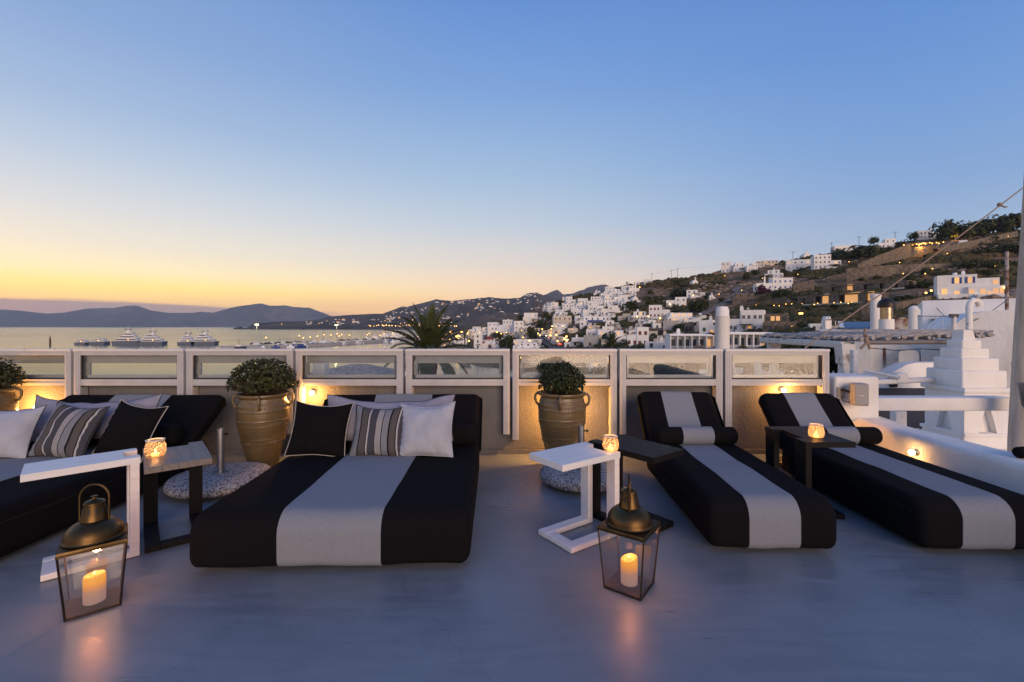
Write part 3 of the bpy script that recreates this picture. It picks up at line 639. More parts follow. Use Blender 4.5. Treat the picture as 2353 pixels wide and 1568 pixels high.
lantern(.678, 2.634, R(54), 'brass domed lantern on open floor right of centre', 'lit pillar candle with uneven rim in the right lantern', 1.0, R(78))

# ------------------------------------------------------------------ umbrella bases
def umbrella_base(x, y, label, r, zp):
    t = thing('umbrella_base', label, 'umbrella base', (x, y, 0), 0, 'pebbledash umbrella bases')
    v = [(r * .93, .035), (r * .985, .05), (r, .075), (r * .985, .10), (r * .94, .118), (r * .80, .130), (r * .45, .136), (.04, .138)]
    MB().lathe(v, 56).obj('disc', 'pebbledash', t)
    for k in range(4): MB().cyl(.035, .004, .036, 12, Matrix.Translation((r * .62 * math.cos(k * 1.57 + .8), r * .62 * math.sin(k * 1.57 + .8), 0))).obj('caster', 'black_plastic', t)
    MB().lathe([(.062, .137), (.062, .145), (.036, .147)], 24).obj('flange', 'galvanised', t)
    MB().lathe([(.0305, .145), (.0305, zp), (.026, zp), (.026, zp - .15)], 24, None, True, False).obj('tube', 'galvanised', t)
    MB().tube([(.03, 0, zp - .05), (.055, 0, zp - .05)], .007, 8).ball((.058, 0, zp - .05), .012, 8).obj('clamp_screw', 'black_plastic', t)
umbrella_base(-2.72, 4.25, 'round pebbledash umbrella base in front of the larger pot', .43, .545)
umbrella_base(.665, 4.37, 'round pebbledash umbrella base behind the white table', .40, .545)

# ------------------------------------------------------------------ pots and shrubs
def pot(x, y, label, rz, k=1.0, kw=.88):
    t = thing('clay_pot', label, 'pot', (x, y, 0), rz, 'tall clay pots with shrubs'); t.scale = (k * kw, k * kw, k)
    base = [(0, .165), (.03, .172), (.10, .187), (.2, .215), (.3, .243), (.4, .268), (.5, .288), (.58, .298), (.64, .298), (.70, .287), (.745, .270), (.775, .262)]
    def rad(zz):
        for a in range(len(base) - 1):
            if base[a][0] <= zz <= base[a + 1][0]: return base[a][1] + (base[a + 1][1] - base[a][1]) * (zz - base[a][0]) / (base[a + 1][0] - base[a][0])
    zs = [i * .775 / 78 for i in range(79)]
    pr = [(.14, .0005)]
    for zz in zs:
        r_ = rad(zz)
        for zc in (.285, .335, .475, .535, .648, .700): r_ += .0065 * math.exp(-((zz - zc) / .006) ** 2)
        r_ += .0012 * math.sin(zz * 260)
        pr.append((r_, zz + .001))
    MB().lathe(pr, 64, None, True, False).obj('body', 'clay_pot', t)
    MB().lathe([(.263, .774), (.275, .780), (.292, .795), (.298, .810), (.292, .822), (.272, .824), (.255, .815), (.248, .79), (.245, .755)], 64, None, True, False).obj('rim', 'clay_pot', t)
    MB().cyl(.252, .74, .770, 40).obj('soil', 'soil', t)
    for zc, nn, am in ((.505, 46, .007), (.310, 42, .007), (.674, 46, .006)):                # rope-like relief bands
        b = MB()
        for i in range(nn):
            a = 2 * math.pi * i / nn; r_ = rad(zc) + .001
            b.tube([(r_ * math.cos(a - .045), r_ * math.sin(a - .045), zc - .014), (r_ * math.cos(a + .045), r_ * math.sin(a + .045), zc + .014)], .0055, 5)
        b.obj('rope_band', 'clay_pot', t)
    pts = [(rad(.733 + .012 * math.sin(9 * q)) * math.cos(q), rad(.733) * math.sin(q), .733 + .012 * math.sin(9 * q)) for q in [2 * math.pi * i / 120 for i in range(120)]]
    MB().tube(pts, .005, 5, None, True).obj('wave_relief', 'clay_pot', t)
    for k4 in range(4):
        Mk = Matrix.Rotation(R(90 * k4), 4, 'Z')
        MB().tube([(.278, 0, .806), (.315, 0, .802), (.338, 0, .775), (.338, 0, .735), (.322, 0, .695), (.292, 0, .672), (.285, 0, .655)], .015, 8, Mk, False, [.018, .017, .016, .015, .015, .017, .012]).obj('handle', 'clay_pot', t)
    return t
def shrub_mesh(seed, r, h, kind):
    g = random.Random(seed); b = MB(); stems = MB()
    n = 1000
    for k in range(n):
        a = g.random() * 6.283; ph = math.acos(1 - 1.25 * g.random()); rr = g.uniform(.72, 1.0) if k < n * .72 else g.uniform(.3, .75)
        lump = 1 + .10 * noise.noise(Vector((math.cos(a) * 2 + seed, math.sin(a) * 2, ph * 2)))
        c = Vector((r * rr * lump * math.sin(ph) * math.cos(a), r * rr * lump * math.sin(ph) * math.sin(a), h * .36 + h * .62 * rr * lump * math.cos(ph)))
        d = Vector((c.x, c.y, c.z * .9 - h * .10)).normalized(); d = (d + Vector((g.uniform(-.35, .35), g.uniform(-.35, .35), g.uniform(0, .5)))).normalized()
        s1 = d.orthogonal().normalized(); s2 = d.cross(s1)
        m = 8 if kind == 'rosette' else 7; ll = g.uniform(.022, .034) if kind == 'rosette' else g.uniform(.018, .028)
        for i in range(m):
            t = 6.283 * i / m + g.random() * .5; up = g.uniform(.15, .9)
            o = (s1 * math.cos(t) + s2 * math.sin(t)); q = (o * (1 - up * .55) + d * up).normalized(); wv = q.cross(d).normalized() * ll * (.25 if kind == 'rosette' else .30)
            p0 = c; p1 = c + q * ll * .55; p2 = c + q * ll + d * .004
            b.add([p0, p1 + wv, p2, p1 - wv], [(0, 1, 2, 3)], False)
        if k % 9 == 0: stems.tube([(c.x * .08, c.y * .08, 0), (c.x * .5, c.y * .5, c.z * .4), c], .004, 4)
    return b, stems
def shrub(x, y, z, label, seed, r, h, kind, m):
    t = thing('shrub', label, 'shrub', (x, y, z), 0, 'shrubs growing in the clay pots')
    b, s = shrub_mesh(seed, r, h, kind); b.obj('foliage', m, t); s.obj('branches', 'stem', t)
pot(-2.655, 4.86, 'large olive-brown clay pot left of the centre daybed', R(20), .96)
shrub(-2.655, 4.86, .742, 'wide dark rosette-leaved shrub in the pot left of centre', 4, .325, .42, 'rosette', 'leaf_shrub')
pot(.535, 4.88, 'olive-brown clay pot behind the white table right of centre', R(-10), .97)
shrub(.535, 4.88, .75, 'compact clipped green shrub in the pot right of centre', 9, .245, .37, 'box', 'leaf_box')
pot(-5.72, 4.92, 'clay pot lit orange and cut by the left picture edge', R(30), 1.0)
shrub(-5.72, 4.92, .772, 'dark shrub cut by the left picture edge', 14, .32, .38, 'rosette', 'leaf_shrub')

# ------------------------------------------------------------------ mast, rope, basket at the right edge
mt = thing('wooden_mast', 'tall pale wooden mast leaning at the right picture edge', 'mast', (6.72, 6.0, -1.2), 0)
MB().tube([(-.02, 0, 0), (0, 0, 1.2), (.06, 0, 2.6), (.14, 0, 4.1), (.34, 0, 8.2)], .12, 20, None, False, [.135, .13, .115, .10, .07]).obj('pole', 'mast_wood', mt)
for zz in (1.55, 2.2): MB().lathe([(.128, -.02), (.134, 0), (.128, .02)], 20, Matrix.Translation((.015 + (zz - 1.2) * .04, 0, zz)), True, False).obj('crack_band', 'mast_wood', mt)
ra = Vector((3.40, 5.29, 1.245)); rb = Vector((6.86, 6.0, 3.42))
rp = tag(MB().tube([ra.lerp(rb, q / 14) + Vector((0, 0, -.03 * math.sin(math.pi * q / 14))) for q in range(15)], .0080, 8).obj('guy_rope', 'rope'), 'long slanting rope from the mast down to the windscreen', 'rope')
kn = ra.lerp(rb, .84); MB().ball(tuple(kn), .028, 10).tube([kn + Vector((.02, 0, -.01)), kn + Vector((.06, -.01, -.035)), kn + Vector((.085, -.01, -.03))], .010, 6).obj('knot', 'rope', rp)
kx = XZ(1985, 5.35)
tag(MB().tube([(kx - .05, 5.34, 1.235), (kx, 5.30, 1.31), (kx - .01, 5.33, 1.40), (kx + .03, 5.36, 1.47)], .014, 8).tube([(kx + .06, 5.34, 1.235), (kx + .02, 5.31, 1.31), (kx + .03, 5.33, 1.36), (kx - .01, 5.30, 1.40)], .014, 8).ball((kx + .005, 5.31, 1.315), .026, 10).ball((kx, 5.32, 1.36), .022, 10).obj('rope_knot', 'rope'), 'short knotted rope tied at the end of the windscreen rail', 'rope')
bk = thing('wicker_basket', 'grey woven basket peeping in at the right picture edge', 'basket', (5.66, 4.86, .52))
b = MB()
for k in range(14):
    a = 2 * math.pi * k / 14; b.tube([(.17 * math.cos(a), .17 * math.sin(a), .36), (.14 * math.cos(a), .14 * math.sin(a), .12), (.06 * math.cos(a), .06 * math.sin(a), 0)], .008, 5)
b.obj('stakes', 'grey_wood', bk)
b = MB()
for k in range(12):
    zz = .01 + k * .031; r_ = .07 + .1 * (zz / .36) ** .6; b.tube([(r_ * math.cos(q), r_ * math.sin(q), zz) for q in [6.283 * i / 24 for i in range(24)]], .012, 5, None, True)
b.obj('weave', 'grey_wood', bk)
# ================================================================== sea, terrain and hills
SEA = -12.5
def sea_mat():
    m = mat('sea_water', (.02, .03, .05), .10, spec=.5); n = m.node_tree.nodes; l = m.node_tree.links; b = n['Principled BSDF']; b.inputs['IOR'].default_value = 2.6
    tc = n.new('ShaderNodeTexCoord'); mp = n.new('ShaderNodeMapping'); mp.inputs['Scale'].default_value = (.35, .9, 1); l.new(tc.outputs['Object'], mp.inputs[0])
    a = n.new('ShaderNodeTexNoise'); a.inputs['Scale'].default_value = .55; a.inputs['Detail'].default_value = 4; l.new(mp.outputs[0], a.inputs['Vector'])
    c = n.new('ShaderNodeTexNoise'); c.inputs['Scale'].default_value = .03; c.inputs['Detail'].default_value = 3; l.new(mp.outputs[0], c.inputs['Vector'])
    bp = n.new('ShaderNodeBump'); bp.inputs['Strength'].default_value = .012; bp.inputs['Distance'].default_value = .01; l.new(a.outputs[0], bp.inputs['Height']); l.new(bp.outputs[0], b.inputs['Normal'])
    mr = n.new('ShaderNodeMapRange'); mr.inputs[1].default_value = .35; mr.inputs[2].default_value = .65; mr.inputs[3].default_value = .12; mr.inputs[4].default_value = .18; l.new(c.outputs[0], mr.inputs[0]); l.new(mr.outputs[0], b.inputs['Roughness'])
sea_mat()
def land_mat(name, soil, rockc, green, s, gmid=.52):
    m = mat(name, soil, .95, spec=.1); n = m.node_tree.nodes; l = m.node_tree.links; b = n['Principled BSDF']
    tc = n.new('ShaderNodeTexCoord'); cur = None
    def nz(scale, lo, hi, det=8):
        a = n.new('ShaderNodeTexNoise'); a.inputs['Scale'].default_value = scale; a.inputs['Detail'].default_value = det; a.inputs['Roughness'].default_value = .65; l.new(tc.outputs['Object'], a.inputs['Vector'])
        r = n.new('ShaderNodeMapRange'); r.inputs[1].default_value = lo; r.inputs[2].default_value = hi; l.new(a.outputs[0], r.inputs[0]); return r.outputs[0], a.outputs[0]
    def mix(f, a, c):
        x = n.new('ShaderNodeMix'); x.data_type = 'RGBA'; l.new(f, x.inputs[0])
        if isinstance(a, tuple): x.inputs[6].default_value = (*a, 1)
        else: l.new(a, x.inputs[6])
        x.inputs[7].default_value = (*c, 1); return x.outputs[2]
    f1, h1 = nz(.16 * s, .50, .62); f2, _ = nz(.045 * s, gmid - .05, gmid + .07); f3, h3 = nz(.6 * s, .5, .6)
    c = mix(f1, soil, rockc); c = mix(f2, c, green); c = mix(f3, c, tuple(q * .55 for q in soil))
    l.new(c, b.inputs['Base Color'])
    bp = n.new('ShaderNodeBump'); bp.inputs['Strength'].default_value = 1; bp.inputs['Distance'].default_value = .9 / s; l.new(h1, bp.inputs['Height']); l.new(bp.outputs[0], b.inputs['Normal'])
land_mat('hill_ground', (.225, .128, .068), (.37, .26, .17), (.075, .066, .029), 1)
land_mat('headland_ground', (.10, .075, .055), (.15, .12, .09), (.05, .045, .03), .08)
land_mat('island_ground', (.10, .085, .07), (.13, .115, .10), (.06, .055, .04), .02)

struct(MB().add([(-30000, -300, SEA), (30000, -300, SEA), (30000, 40000, SEA), (-30000, 40000, SEA)], [(0, 1, 2, 3)]).obj('sea', 'sea_water'))
struct(MB().box(-80, 40, 5.75, 46, SEA - 3, -11).obj('quay_ground', 'hill_ground'))

# --- near hill: for every bearing a profile of (py, distance) from the ridge down to its foot
HP = {
 930: [(777.5, 600), (781, 500), (788, 420), (800, 320), (816, 245), (827, 210)],
 1000: [(768, 600), (774, 500), (780, 420), (790, 320), (803, 245), (812, 212)],
 1100: [(746, 560), (757, 490), (768, 410), (782, 320), (803, 230), (830, 168)],
 1200: [(722, 500), (735, 450), (750, 380), (772, 280), (803, 195), (840, 150)],
 1300: [(687, 480), (708, 400), (735, 325), (765, 245), (803, 180), (850, 138)],
 1400: [(665, 450), (692, 370), (725, 295), (762, 210), (803, 150), (850, 118)],
 1500: [(648, 430), (680, 345), (715, 270), (755, 195), (803, 125), (860, 97)],
 1600: [(636, 400), (672, 315), (712, 240), (755, 168), (803, 105), (870, 80)],
 1700: [(620, 390), (662, 300), (706, 220), (752, 148), (803, 90), (870, 66)],
 1800: [(603, 380), (648, 290), (698, 200), (748, 130), (803, 80), (870, 56)],
 1900: [(583, 370), (636, 270), (690, 185), (742, 115), (803, 70), (870, 49)],
 2000: [(565, 360), (618, 265), (680, 170), (735, 105), (803, 62), (870, 45)],
 2100: [(552, 350), (605, 258), (670, 162), (730, 98), (803, 58), (870, 42)],
 2200: [(545, 340), (598, 250), (664, 155), (725, 93), (803, 55), (870, 40)],
 2353: [(532, 330), (590, 240), (658, 150), (720, 90), (803, 52), (870, 38)],
 2800: [(520, 330), (580, 240), (650, 150), (715, 90), (803, 52), (870, 38)],
 3600: [(520, 330), (580, 240), (650, 150), (715, 90), (803, 52), (870, 38)]}
HK = sorted(HP)
def column(px):
    px = min(max(px, HK[0]), HK[-1])
    for a, b in zip(HK, HK[1:]):
        if a <= px <= b:
            t = (px - a) / (b - a); return [(p[0] + (q[0] - p[0]) * t, p[1] + (q[1] - p[1]) * t) for p, q in zip(HP[a], HP[b])]
def depth(px, py):
    c = column(px)
    if py <= c[0][0]: return c[0][1]
    for (p0, d0), (p1, d1) in zip(c, c[1:]):
        if p0 <= py <= p1: return d0 + (d1 - d0) * (py - p0) / (p1 - p0)
    return c[-1][1]
def bump_z(p, Y):
    k = min(1, Y / 300)
    return (noise.fractal(Vector((p.x * .06, p.y * .06, 0)), 1, 2, 5) * .8) * k
def hill():
    b = MB(); cols = [930 + (3600 - 930) * (i / 300) ** 1.15 for i in range(301)]; rows = 90; v = []; f = []
    for px in cols:
        c = column(px); top = c[0]
        for j in range(rows + 1):
            t = j / rows * 5; k = min(4, int(t)); q = t - k
            py = c[k][0] + (c[k + 1][0] - c[k][0]) * q; Y = c[k][1] + (c[k + 1][1] - c[k][1]) * q
            p = P(px, py, Y); p.z += bump_z(p, Y) * min(1, j / 6 + .25); v.append(p)
        # back of the ridge and the foot
        p = P(px, c[0][0], c[0][1]); v.append(Vector((p.x * 1.5, p.y * 1.5, min(p.z - 16, p.z * .3)))); v.append(Vector((p.x * 2.6, p.y * 2.6, SEA - 4)))
        p = P(px, c[-1][0], c[-1][1]); v.append(Vector((p.x * .8, p.y * .8, max(SEA - 3, p.z - 5)))); v.append(Vector((p.x * .55, p.y * .55, SEA - 4)))
    R_ = rows + 5
    for i in range(len(cols) - 1):
        a, c = i * R_, (i + 1) * R_
        seq = [rows + 2, rows + 1] + list(range(rows + 1)) + [rows + 3, rows + 4]
        for s, e in zip(seq, seq[1:]): f.append((a + s, a + e, c + e, c + s))
    return b.add(v, f, True)
struct(hill().obj('hillside', 'hill_ground'))

def ridge_mesh(prof, Yr, Ys, seed, back=1.25, rows=26, step=4, rough=1.0, under=8):
    "a range of hills: skyline at distance Yr, shore (or foot) at Ys"
    b = MB(); v = []; f = []; p0, p1 = prof[0][0], prof[-1][0]; n = int((p1 - p0) / step); cols = [p0 + (p1 - p0) * i / n for i in range(n + 1)]
    for px in cols:
        for (a, ya), (c, yc) in zip(prof, prof[1:]):
            if a <= px <= c: py = ya + (yc - ya) * (px - a) / (c - a); break
        zt_ = ZZ(py, Yr)
        for j in range(rows + 1):
            t = j / rows; Y = Ys + (Yr - Ys) * t
            zz = SEA - under * (1 - min(1, t * 12)) + (zt_ - SEA) * (t ** .8 * .55 + t * t * .45) if zt_ > SEA else SEA - under
            X = XZ(px, Yr) * (Y / Yr)
            hgt = max(0, zt_ - SEA)
            zz += noise.fractal(Vector((X * 5 / Yr * 3 + seed, Y * 5 / Yr * 3, seed)), .9, 2, 6) * hgt * .30 * math.sin(math.pi * min(1, t * 1.0)) * rough
            if t == 1: zz = zt_ + noise.fractal(Vector((px * .06, seed, 0)), .8, 2, 4) * hgt * .018
            v.append((X, Y, zz))
        v.append((XZ(px, Yr) * back, Yr * back, SEA - under))
    R_ = rows + 2
    for i in range(n):
        for j in range(rows + 1): f.append((i * R_ + j, i * R_ + j + 1, (i + 1) * R_ + j + 1, (i + 1) * R_ + j))
    return b.add(v, f, True)
def src(*q): return [(a / 1.632, c / 1.632) for a, c in q]
ISL = [(-500, 740), (-300, 722), (-150, 716)] + src((0, 1160.5), (60, 1164), (178, 1177), (238, 1173), (323, 1158), (382, 1156), (425, 1156), (467, 1148), (501, 1146), (518, 1148), (561, 1163), (629, 1174), (722, 1174), (748, 1170), (799, 1173),
      (875, 1152), (969, 1138), (985, 1138), (1012, 1148), (1040, 1146), (1072, 1146), (1106, 1152), (1157, 1154), (1182, 1163), (1238, 1184)) + [(800, 738), (850, 746), (880, 751)]
struct(ridge_mesh(ISL, 9000, 8200, 3.3, 1.2, 22, 3).obj('far_island', 'island_ground'))
FAR = [(1000, 752), (1080, 730), (1160, 705), (1246, 680), (1277, 667), (1281, 665.5), (1295, 677), (1319, 673), (1355, 660), (1381, 654), (1392, 655), (1402, 660), (1418, 664), (1450, 668), (1520, 690), (1640, 750)]
struct(ridge_mesh(FAR, 6000, 4200, 7.7, 1.2, 22, 3).obj('far_mountain', 'headland_ground'))
HEAD = [(640, 752), (683, 740), (711, 736.5), (730, 735), (751, 728), (803, 724), (855, 721.5), (880, 721), (920, 706), (938, 704.5), (985, 693), (1000.6, 688), (1037, 692), (1103, 685), (1124, 683), (1160, 687), (1194, 684.5), (1214, 674), (1230, 671), (1246, 678), (1300, 690), (1400, 700), (1500, 715), (1600, 750)]
struct(ridge_mesh(HEAD, 3400, 1830, 1.1, 1.15, 40, 3).obj('headland', 'headland_ground'))
LOW = [(536, 754.2), (545, 753), (553, 750), (562, 755), (570, 752.5), (579, 747), (600, 743), (630, 740), (660, 739), (700, 739), (760, 741), (830, 745), (900, 750), (980, 757)]
struct(ridge_mesh(LOW, 2250, 1950, 5.2, 1.1, 14, 3, .6).obj('low_headland', 'headland_ground'))
# mole of the harbour
def mole():
    pts = [(505, 797.5), (560, 797), (650, 794), (760, 789), (860, 783.5), (960, 777)]
    b = MB(); v = []; f = []
    for px, py in pts:
        Y = 12.2 * FPX / (py - HY); Y2 = Y * 1.05
        for yy, zz in ((Y, SEA - 2), (Y, -10.7), (Y2, -10.7), (Y2, SEA - 2)): v.append((XZ(px, yy), yy, zz))
    for i in range(len(pts) - 1):
        for j in range(4): k = (j + 1) % 4; f.append((i * 4 + j, i * 4 + k, i * 4 + 4 + k, i * 4 + 4 + j))
    f += [(0, 1, 2, 3), (23, 22, 21, 20)]
    return b.add(v, f)
struct(mole().obj('harbour_mole', 'grey_far'))
def mole_pt(px, back=.02):
    py = 797.5 - (px - 505) / 455 * 20.5 + (0 if px < 560 else 0)
    Y = 12.2 * FPX / (py - HY) * (1 + back); return Vector((XZ(px, Y), Y, -10.7))

# ================================================================== buildings on the hill
def win_mesh(m, frame=False):
    b = MB().box(-.5, .5, -.05, .06, 0, 1); me = b.mesh('window', m); return me
WM = {k: win_mesh(k) for k in ('win_dark', 'win_lit', 'win_amber', 'win_blue', 'win_green', 'win_red', 'door_brown')}
def arch_mesh(m): return MB().prism([(-.5, 0), (.5, 0), (.5, .6)] + [(.5 * math.cos(R(q)), .6 + .4 * math.sin(R(q))) for q in range(20, 180, 20)] + [(-.5, .6)], -.05, .06).mesh('window', m)
WM['arch'] = arch_mesh('win_dark'); WM['arch_lit'] = arch_mesh('win_amber')
WBAR = MB().box(-.5, -.42, -.075, -.05, 0, 1).box(.42, .5, -.075, -.05, 0, 1).box(-.42, .42, -.075, -.05, .93, 1).box(-.42, .42, -.075, -.05, 0, .06).box(-.03, .03, -.07, -.05, .06, .93).mesh('frame', 'whitewash_far')
def flat_block(x0, x1, y0, y1, z0, z1, par=.25):
    b = MB().box(x0, x1, y0, y1, z0, z1)
    if par:
        t = .22
        b.box(x0, x1, y0, y0 + t, z1, z1 + par).box(x0, x1, y1 - t, y1, z1, z1 + par).box(x0, x0 + t, y0 + t, y1 - t, z1, z1 + par).box(x1 - t, x1, y0 + t, y1 - t, z1, z1 + par)
    return b
def add_windows(t, x0, x1, y, z0, z1, cols, m, lit, g, ww=.85, wh=1.15, door=False, bars=False, arch=False):
    st = max(1, round((z1 - z0) / 3.1)); sh = (z1 - z0) / st
    for s in range(st):
        for k in range(cols):
            if g.random() < .08: continue
            xx = x0 + (x1 - x0) * (k + .5) / cols + g.uniform(-.15, .15); mm = m
            if g.random() < lit * .55: mm = 'win_lit' if g.random() < .7 else 'win_amber'
            isdoor = (s == 0 and door and k == cols // 2)
            hh = min(wh if not isdoor else 2.1, sh * .62) * (1.25 if mm == 'arch' else 1)
            o = put(WM[mm], 'door' if isdoor else 'window', t, (xx, y, z0 + s * sh + (sh * .30 if not isdoor else .05)), (0, 0, 0), (ww, 1, hh))
            if bars: put(WBAR, 'frame', o)
HN = [0]
def house(px0, px1, pyt, pyb, label, m='whitewash_far', win='win_dark', lit=.08, form='step', yaw=None, cat='house', cols=None, chim=None, group='white houses on the hillside', balcony=None, sink=4.0, Y=None, depth_k=.8, bars=False, ws=1.0):
    HN[0] += 1; g = random.Random(HN[0] * 13 + 5)
    pc = (px0 + px1) / 2; Y = Y or depth(pc, pyb); p = P(pc, pyb, Y); u = (pc - CX) / FPX; az = math.atan(u)
    rz = -az * .75 + (g.uniform(-.25, .25) if yaw is None else yaw)
    W_ = (px1 - px0) * Y / FPX * math.cos(az * .75) ** .5 * .93; H = (pyb - pyt) * Y / FPX; Dp = max(4.5, min(W_, 11) * depth_k)
    t = thing({'house': 'white_house'}.get(cat, cat.replace(' ', '_')), label, cat, p, rz, group)
    h = W_ / 2; cols = cols or max(1, int(W_ / 2.5))
    par = min(.35, H * .07)
    if form == 'box' or W_ < 4:
        flat_block(-h, h, 0, Dp, -sink, H - par, par).obj('wall', m, t); add_windows(t, -h, h, 0, 0, H - par, cols, win, lit, g, ww=.85 * ws, wh=1.15 * ws, door=True, bars=bars)
    elif form == 'step':            # a two-storey block and a lower wing
        s = g.choice((-1, 1)); sp_ = g.uniform(.10, .3) * h * s; h1 = H * g.uniform(.52, .68)
        a0, a1 = (-h, sp_) if s > 0 else (sp_, h); c0, c1 = (sp_, h) if s > 0 else (-h, sp_)
        flat_block(a0, a1, 0, Dp, -sink, H - par, par).obj('wall', m, t); add_windows(t, a0, a1, 0, 0, H - par, max(1, round(cols * .6)), win, lit, g, ww=.85 * ws, wh=1.15 * ws, bars=bars)
        flat_block(c0, c1, .25, Dp * .9, -sink, h1, par).obj('wing', m, t); add_windows(t, c0, c1, .25, 0, h1, max(1, cols // 2), win, lit, g, ww=.85 * ws, wh=1.15 * ws, door=True, bars=bars)
    elif form == 'terrace':         # wide lower storey, set-back upper one
        h1 = H * .52
        flat_block(-h, h, 0, Dp, -sink, h1, par).obj('wall', m, t); add_windows(t, -h, h, 0, 0, h1, cols, win, lit, g, ww=.85 * ws, wh=1.15 * ws, door=True, bars=bars)
        a0 = -h * g.uniform(.55, .98); a1 = h * g.uniform(.45, .85); flat_block(a0, a1, 1.4, Dp, h1, H - par, par).obj('upper_storey', m, t)
        add_windows(t, a0, a1, 1.4, h1 + .1, H - par, max(1, int(cols * .7)), win, lit, g, ww=.85 * ws, wh=1.15 * ws, bars=bars)
    elif form == 'row':             # balconies between white fins
        flat_block(-h, h, 1.3, Dp + 2, -sink, H - par, par).obj('wall', m, t); n = cols; st = max(1, round(H / 3)); sh = (H - par) / st
        for k in range(n + 1): xx = -h + 2 * h * k / n; MB().box(xx - .12, xx + .12, 0, 1.3, -sink, H - par).obj('fin', m, t)
        for s in range(st):
            z0 = s * sh
            MB().box(-h, h, .02, 1.3, z0 - .1 if s else -sink, z0 + .08).obj('balcony_slab', m, t)
            for k in range(n):
                xx = -h + 2 * h * (k + .5) / n; put(WM['win_lit' if g.random() < lit else 'win_dark'], 'window', t, (xx - .1, 1.3, z0 + .1), (0, 0, 0), (2 * h / n * .62, 1, sh * .72))
                rl = MB().box(xx - h / n + .14, xx + h / n - .14, .05, .09, z0 + .95, z0 + 1.03)
                for q in range(7): xq = xx - h / n + .2 + (2 * h / n - .4) * q / 6; rl.box(xq - .03, xq + .03, .05, .09, z0 + .08, z0 + .95)
                rl.obj('railing', m, t)
        MB().box(-h - .2, h + .2, -.15, 1.3, H - par - .12, H - par + .1).obj('roof_slab', m, t)
    if balcony:
        zb = H * .48; MB().box(-h * .5, h * .5, -1.0, 0, zb - .15, zb).box(-h * .5, h * .5, -1.0, -.94, zb, zb + .9).obj('balcony', balcony, t)
    if form != 'row' and W_ > 4 and m != 'stone_far':
        if g.random() < .6: flat_block(-h * g.uniform(.3, 1.05), h * g.uniform(.3, 1.05), -2.6, -.02, -sink, .1, .8).obj('terrace', m, t)
        if g.random() < .35:
            q = g.uniform(-.6, .1) * h; b = MB().box(q, q + h * .8, -2.4, 0, 2.45, 2.6); b.obj('pergola_roof', 'awning_brown', t)
            [MB().box(e_, e_ + .15, -2.35, -2.2, .1, 2.45).obj('pergola_post', 'whitewash_far', t) for e_ in (q + .05, q + h * .8 - .2)]
        if g.random() < .3: MB().cyl(.5, H * .9, H + .9, 10, Matrix.Translation((h * g.uniform(-.5, .5), Dp * .5, 0))).ball((0, Dp * .6, H + .5), .45, 8).obj('water_tank', g.choice(('boat_white', 'grey_far')), t)
        if g.random() < .3 and H > 4.5:
            s = g.choice((-1, 1)); b = MB()
            for k in range(7): b.box(min(s * h * .95, s * (h * .95 - .45 - k * .4)), max(s * h * .95, s * (h * .95 - .45 - k * .4)) - .0, -1.0, -.01, -1, .2 + (6 - k) * .42)
            b.obj('stair', m, t)
    if chim or (chim is None and g.random() < .35):
        cx = g.uniform(-h * .6, h * .6); MB().box(cx - .4, cx + .4, Dp * .4, Dp * .4 + .8, H * .5, H + 1.0).box(cx - .28, cx + .28, Dp * .4 + .12, Dp * .4 + .68, H + 1.0, H + 1.35).obj('chimney', m, t)
    return t
def chapel(px0, px1, pyt, pyb, label, m='whitewash_far', door='win_red', Y=None):
    pc = (px0 + px1) / 2; Y = Y or depth(pc, pyb); p = P(pc, pyb, Y); W_ = (px1 - px0) * Y / FPX * .62; H = (pyb - pyt) * Y / FPX
    t = thing('chapel', label, 'chapel', p, -math.atan((pc - CX) / FPX) * .7 + .25, 'small chapels on the hillside'); h = W_ / 2; e = H * .48
    MB().prism([(-h, -3), (h, -3), (h, e), (0, e + h * .75), (-h, e)], 0, W_ * 1.4).obj('nave', m, t)
    MB().box(-h * .25, h * .25, -.05, .55, e + h * .5, H * .92).prism([(-h * .3, H * .92), (h * .3, H * .92), (0, H)], -.05, .55).obj('belfry', m, t)
    MB().box(-h * .12, h * .12, -.08, .6, e + h * .75, H * .84).obj('bell_opening', 'win_dark', t)
    put(WM[door], 'door', t, (0, 0, 0), (0, 0, 0), (h * .6, 1, e * .7))
    MB().box(h, h + W_ * .5, .6, W_ * 1.1, -3, e * .6).obj('annex', m, t)

# the white town, from the waterfront up to the ridge (spans and heights as the photograph shows them)
H_ = house
# church with the red dome at the waterfront
def church():
    Y = depth(1125, 800); p = P(1125, 803, Y); s = Y / FPX
    t = thing('church', 'white church with a dark red dome by the waterfront trees', 'church', p, .1); h = 17.5 * s
    MB().box(-h, h, 0, 9, -3, 13 * s).prism([(-h * .75, 13 * s), (h * .75, 13 * s), (h * .4, 19 * s), (-h * .4, 19 * s)], 0, .5).obj('nave', 'whitewash_far', t)
    for q in (-1, 1): MB().prism([(q * h * .98, 13 * s), (q * h * .5, 13 * s), (q * h * .55, 17 * s), (q * h * .95, 17 * s)], .6, 6).obj('vault', 'dome_red', t)
    MB().lathe([(8.6 * s, 12 * s), (8.6 * s, 22 * s)], 20, Matrix.Translation((0, 4.5, 0))).obj('drum', 'whitewash_far', t)
    MB().lathe([(9.4 * s * math.cos(R(q)), 22 * s + 7.5 * s * math.sin(R(q))) for q in (0, 20, 40, 60, 78, 89)], 20, Matrix.Translation((0, 4.5, 0))).obj('dome', 'dome_red', t)
    put(WM['win_dark'], 'window', t, (0, 4.5 - 8.6 * s, 14 * s), (0, 0, 0), (.8, 1, 1.6)); put(WM['door_brown'], 'door', t, (0, 0, 0), (0, 0, 0), (1.4, 1, 2.4))
church()
H_(1088, 1108, 766, 803, 'tall narrow white house left of the red-domed church', form='box', lit=.35)
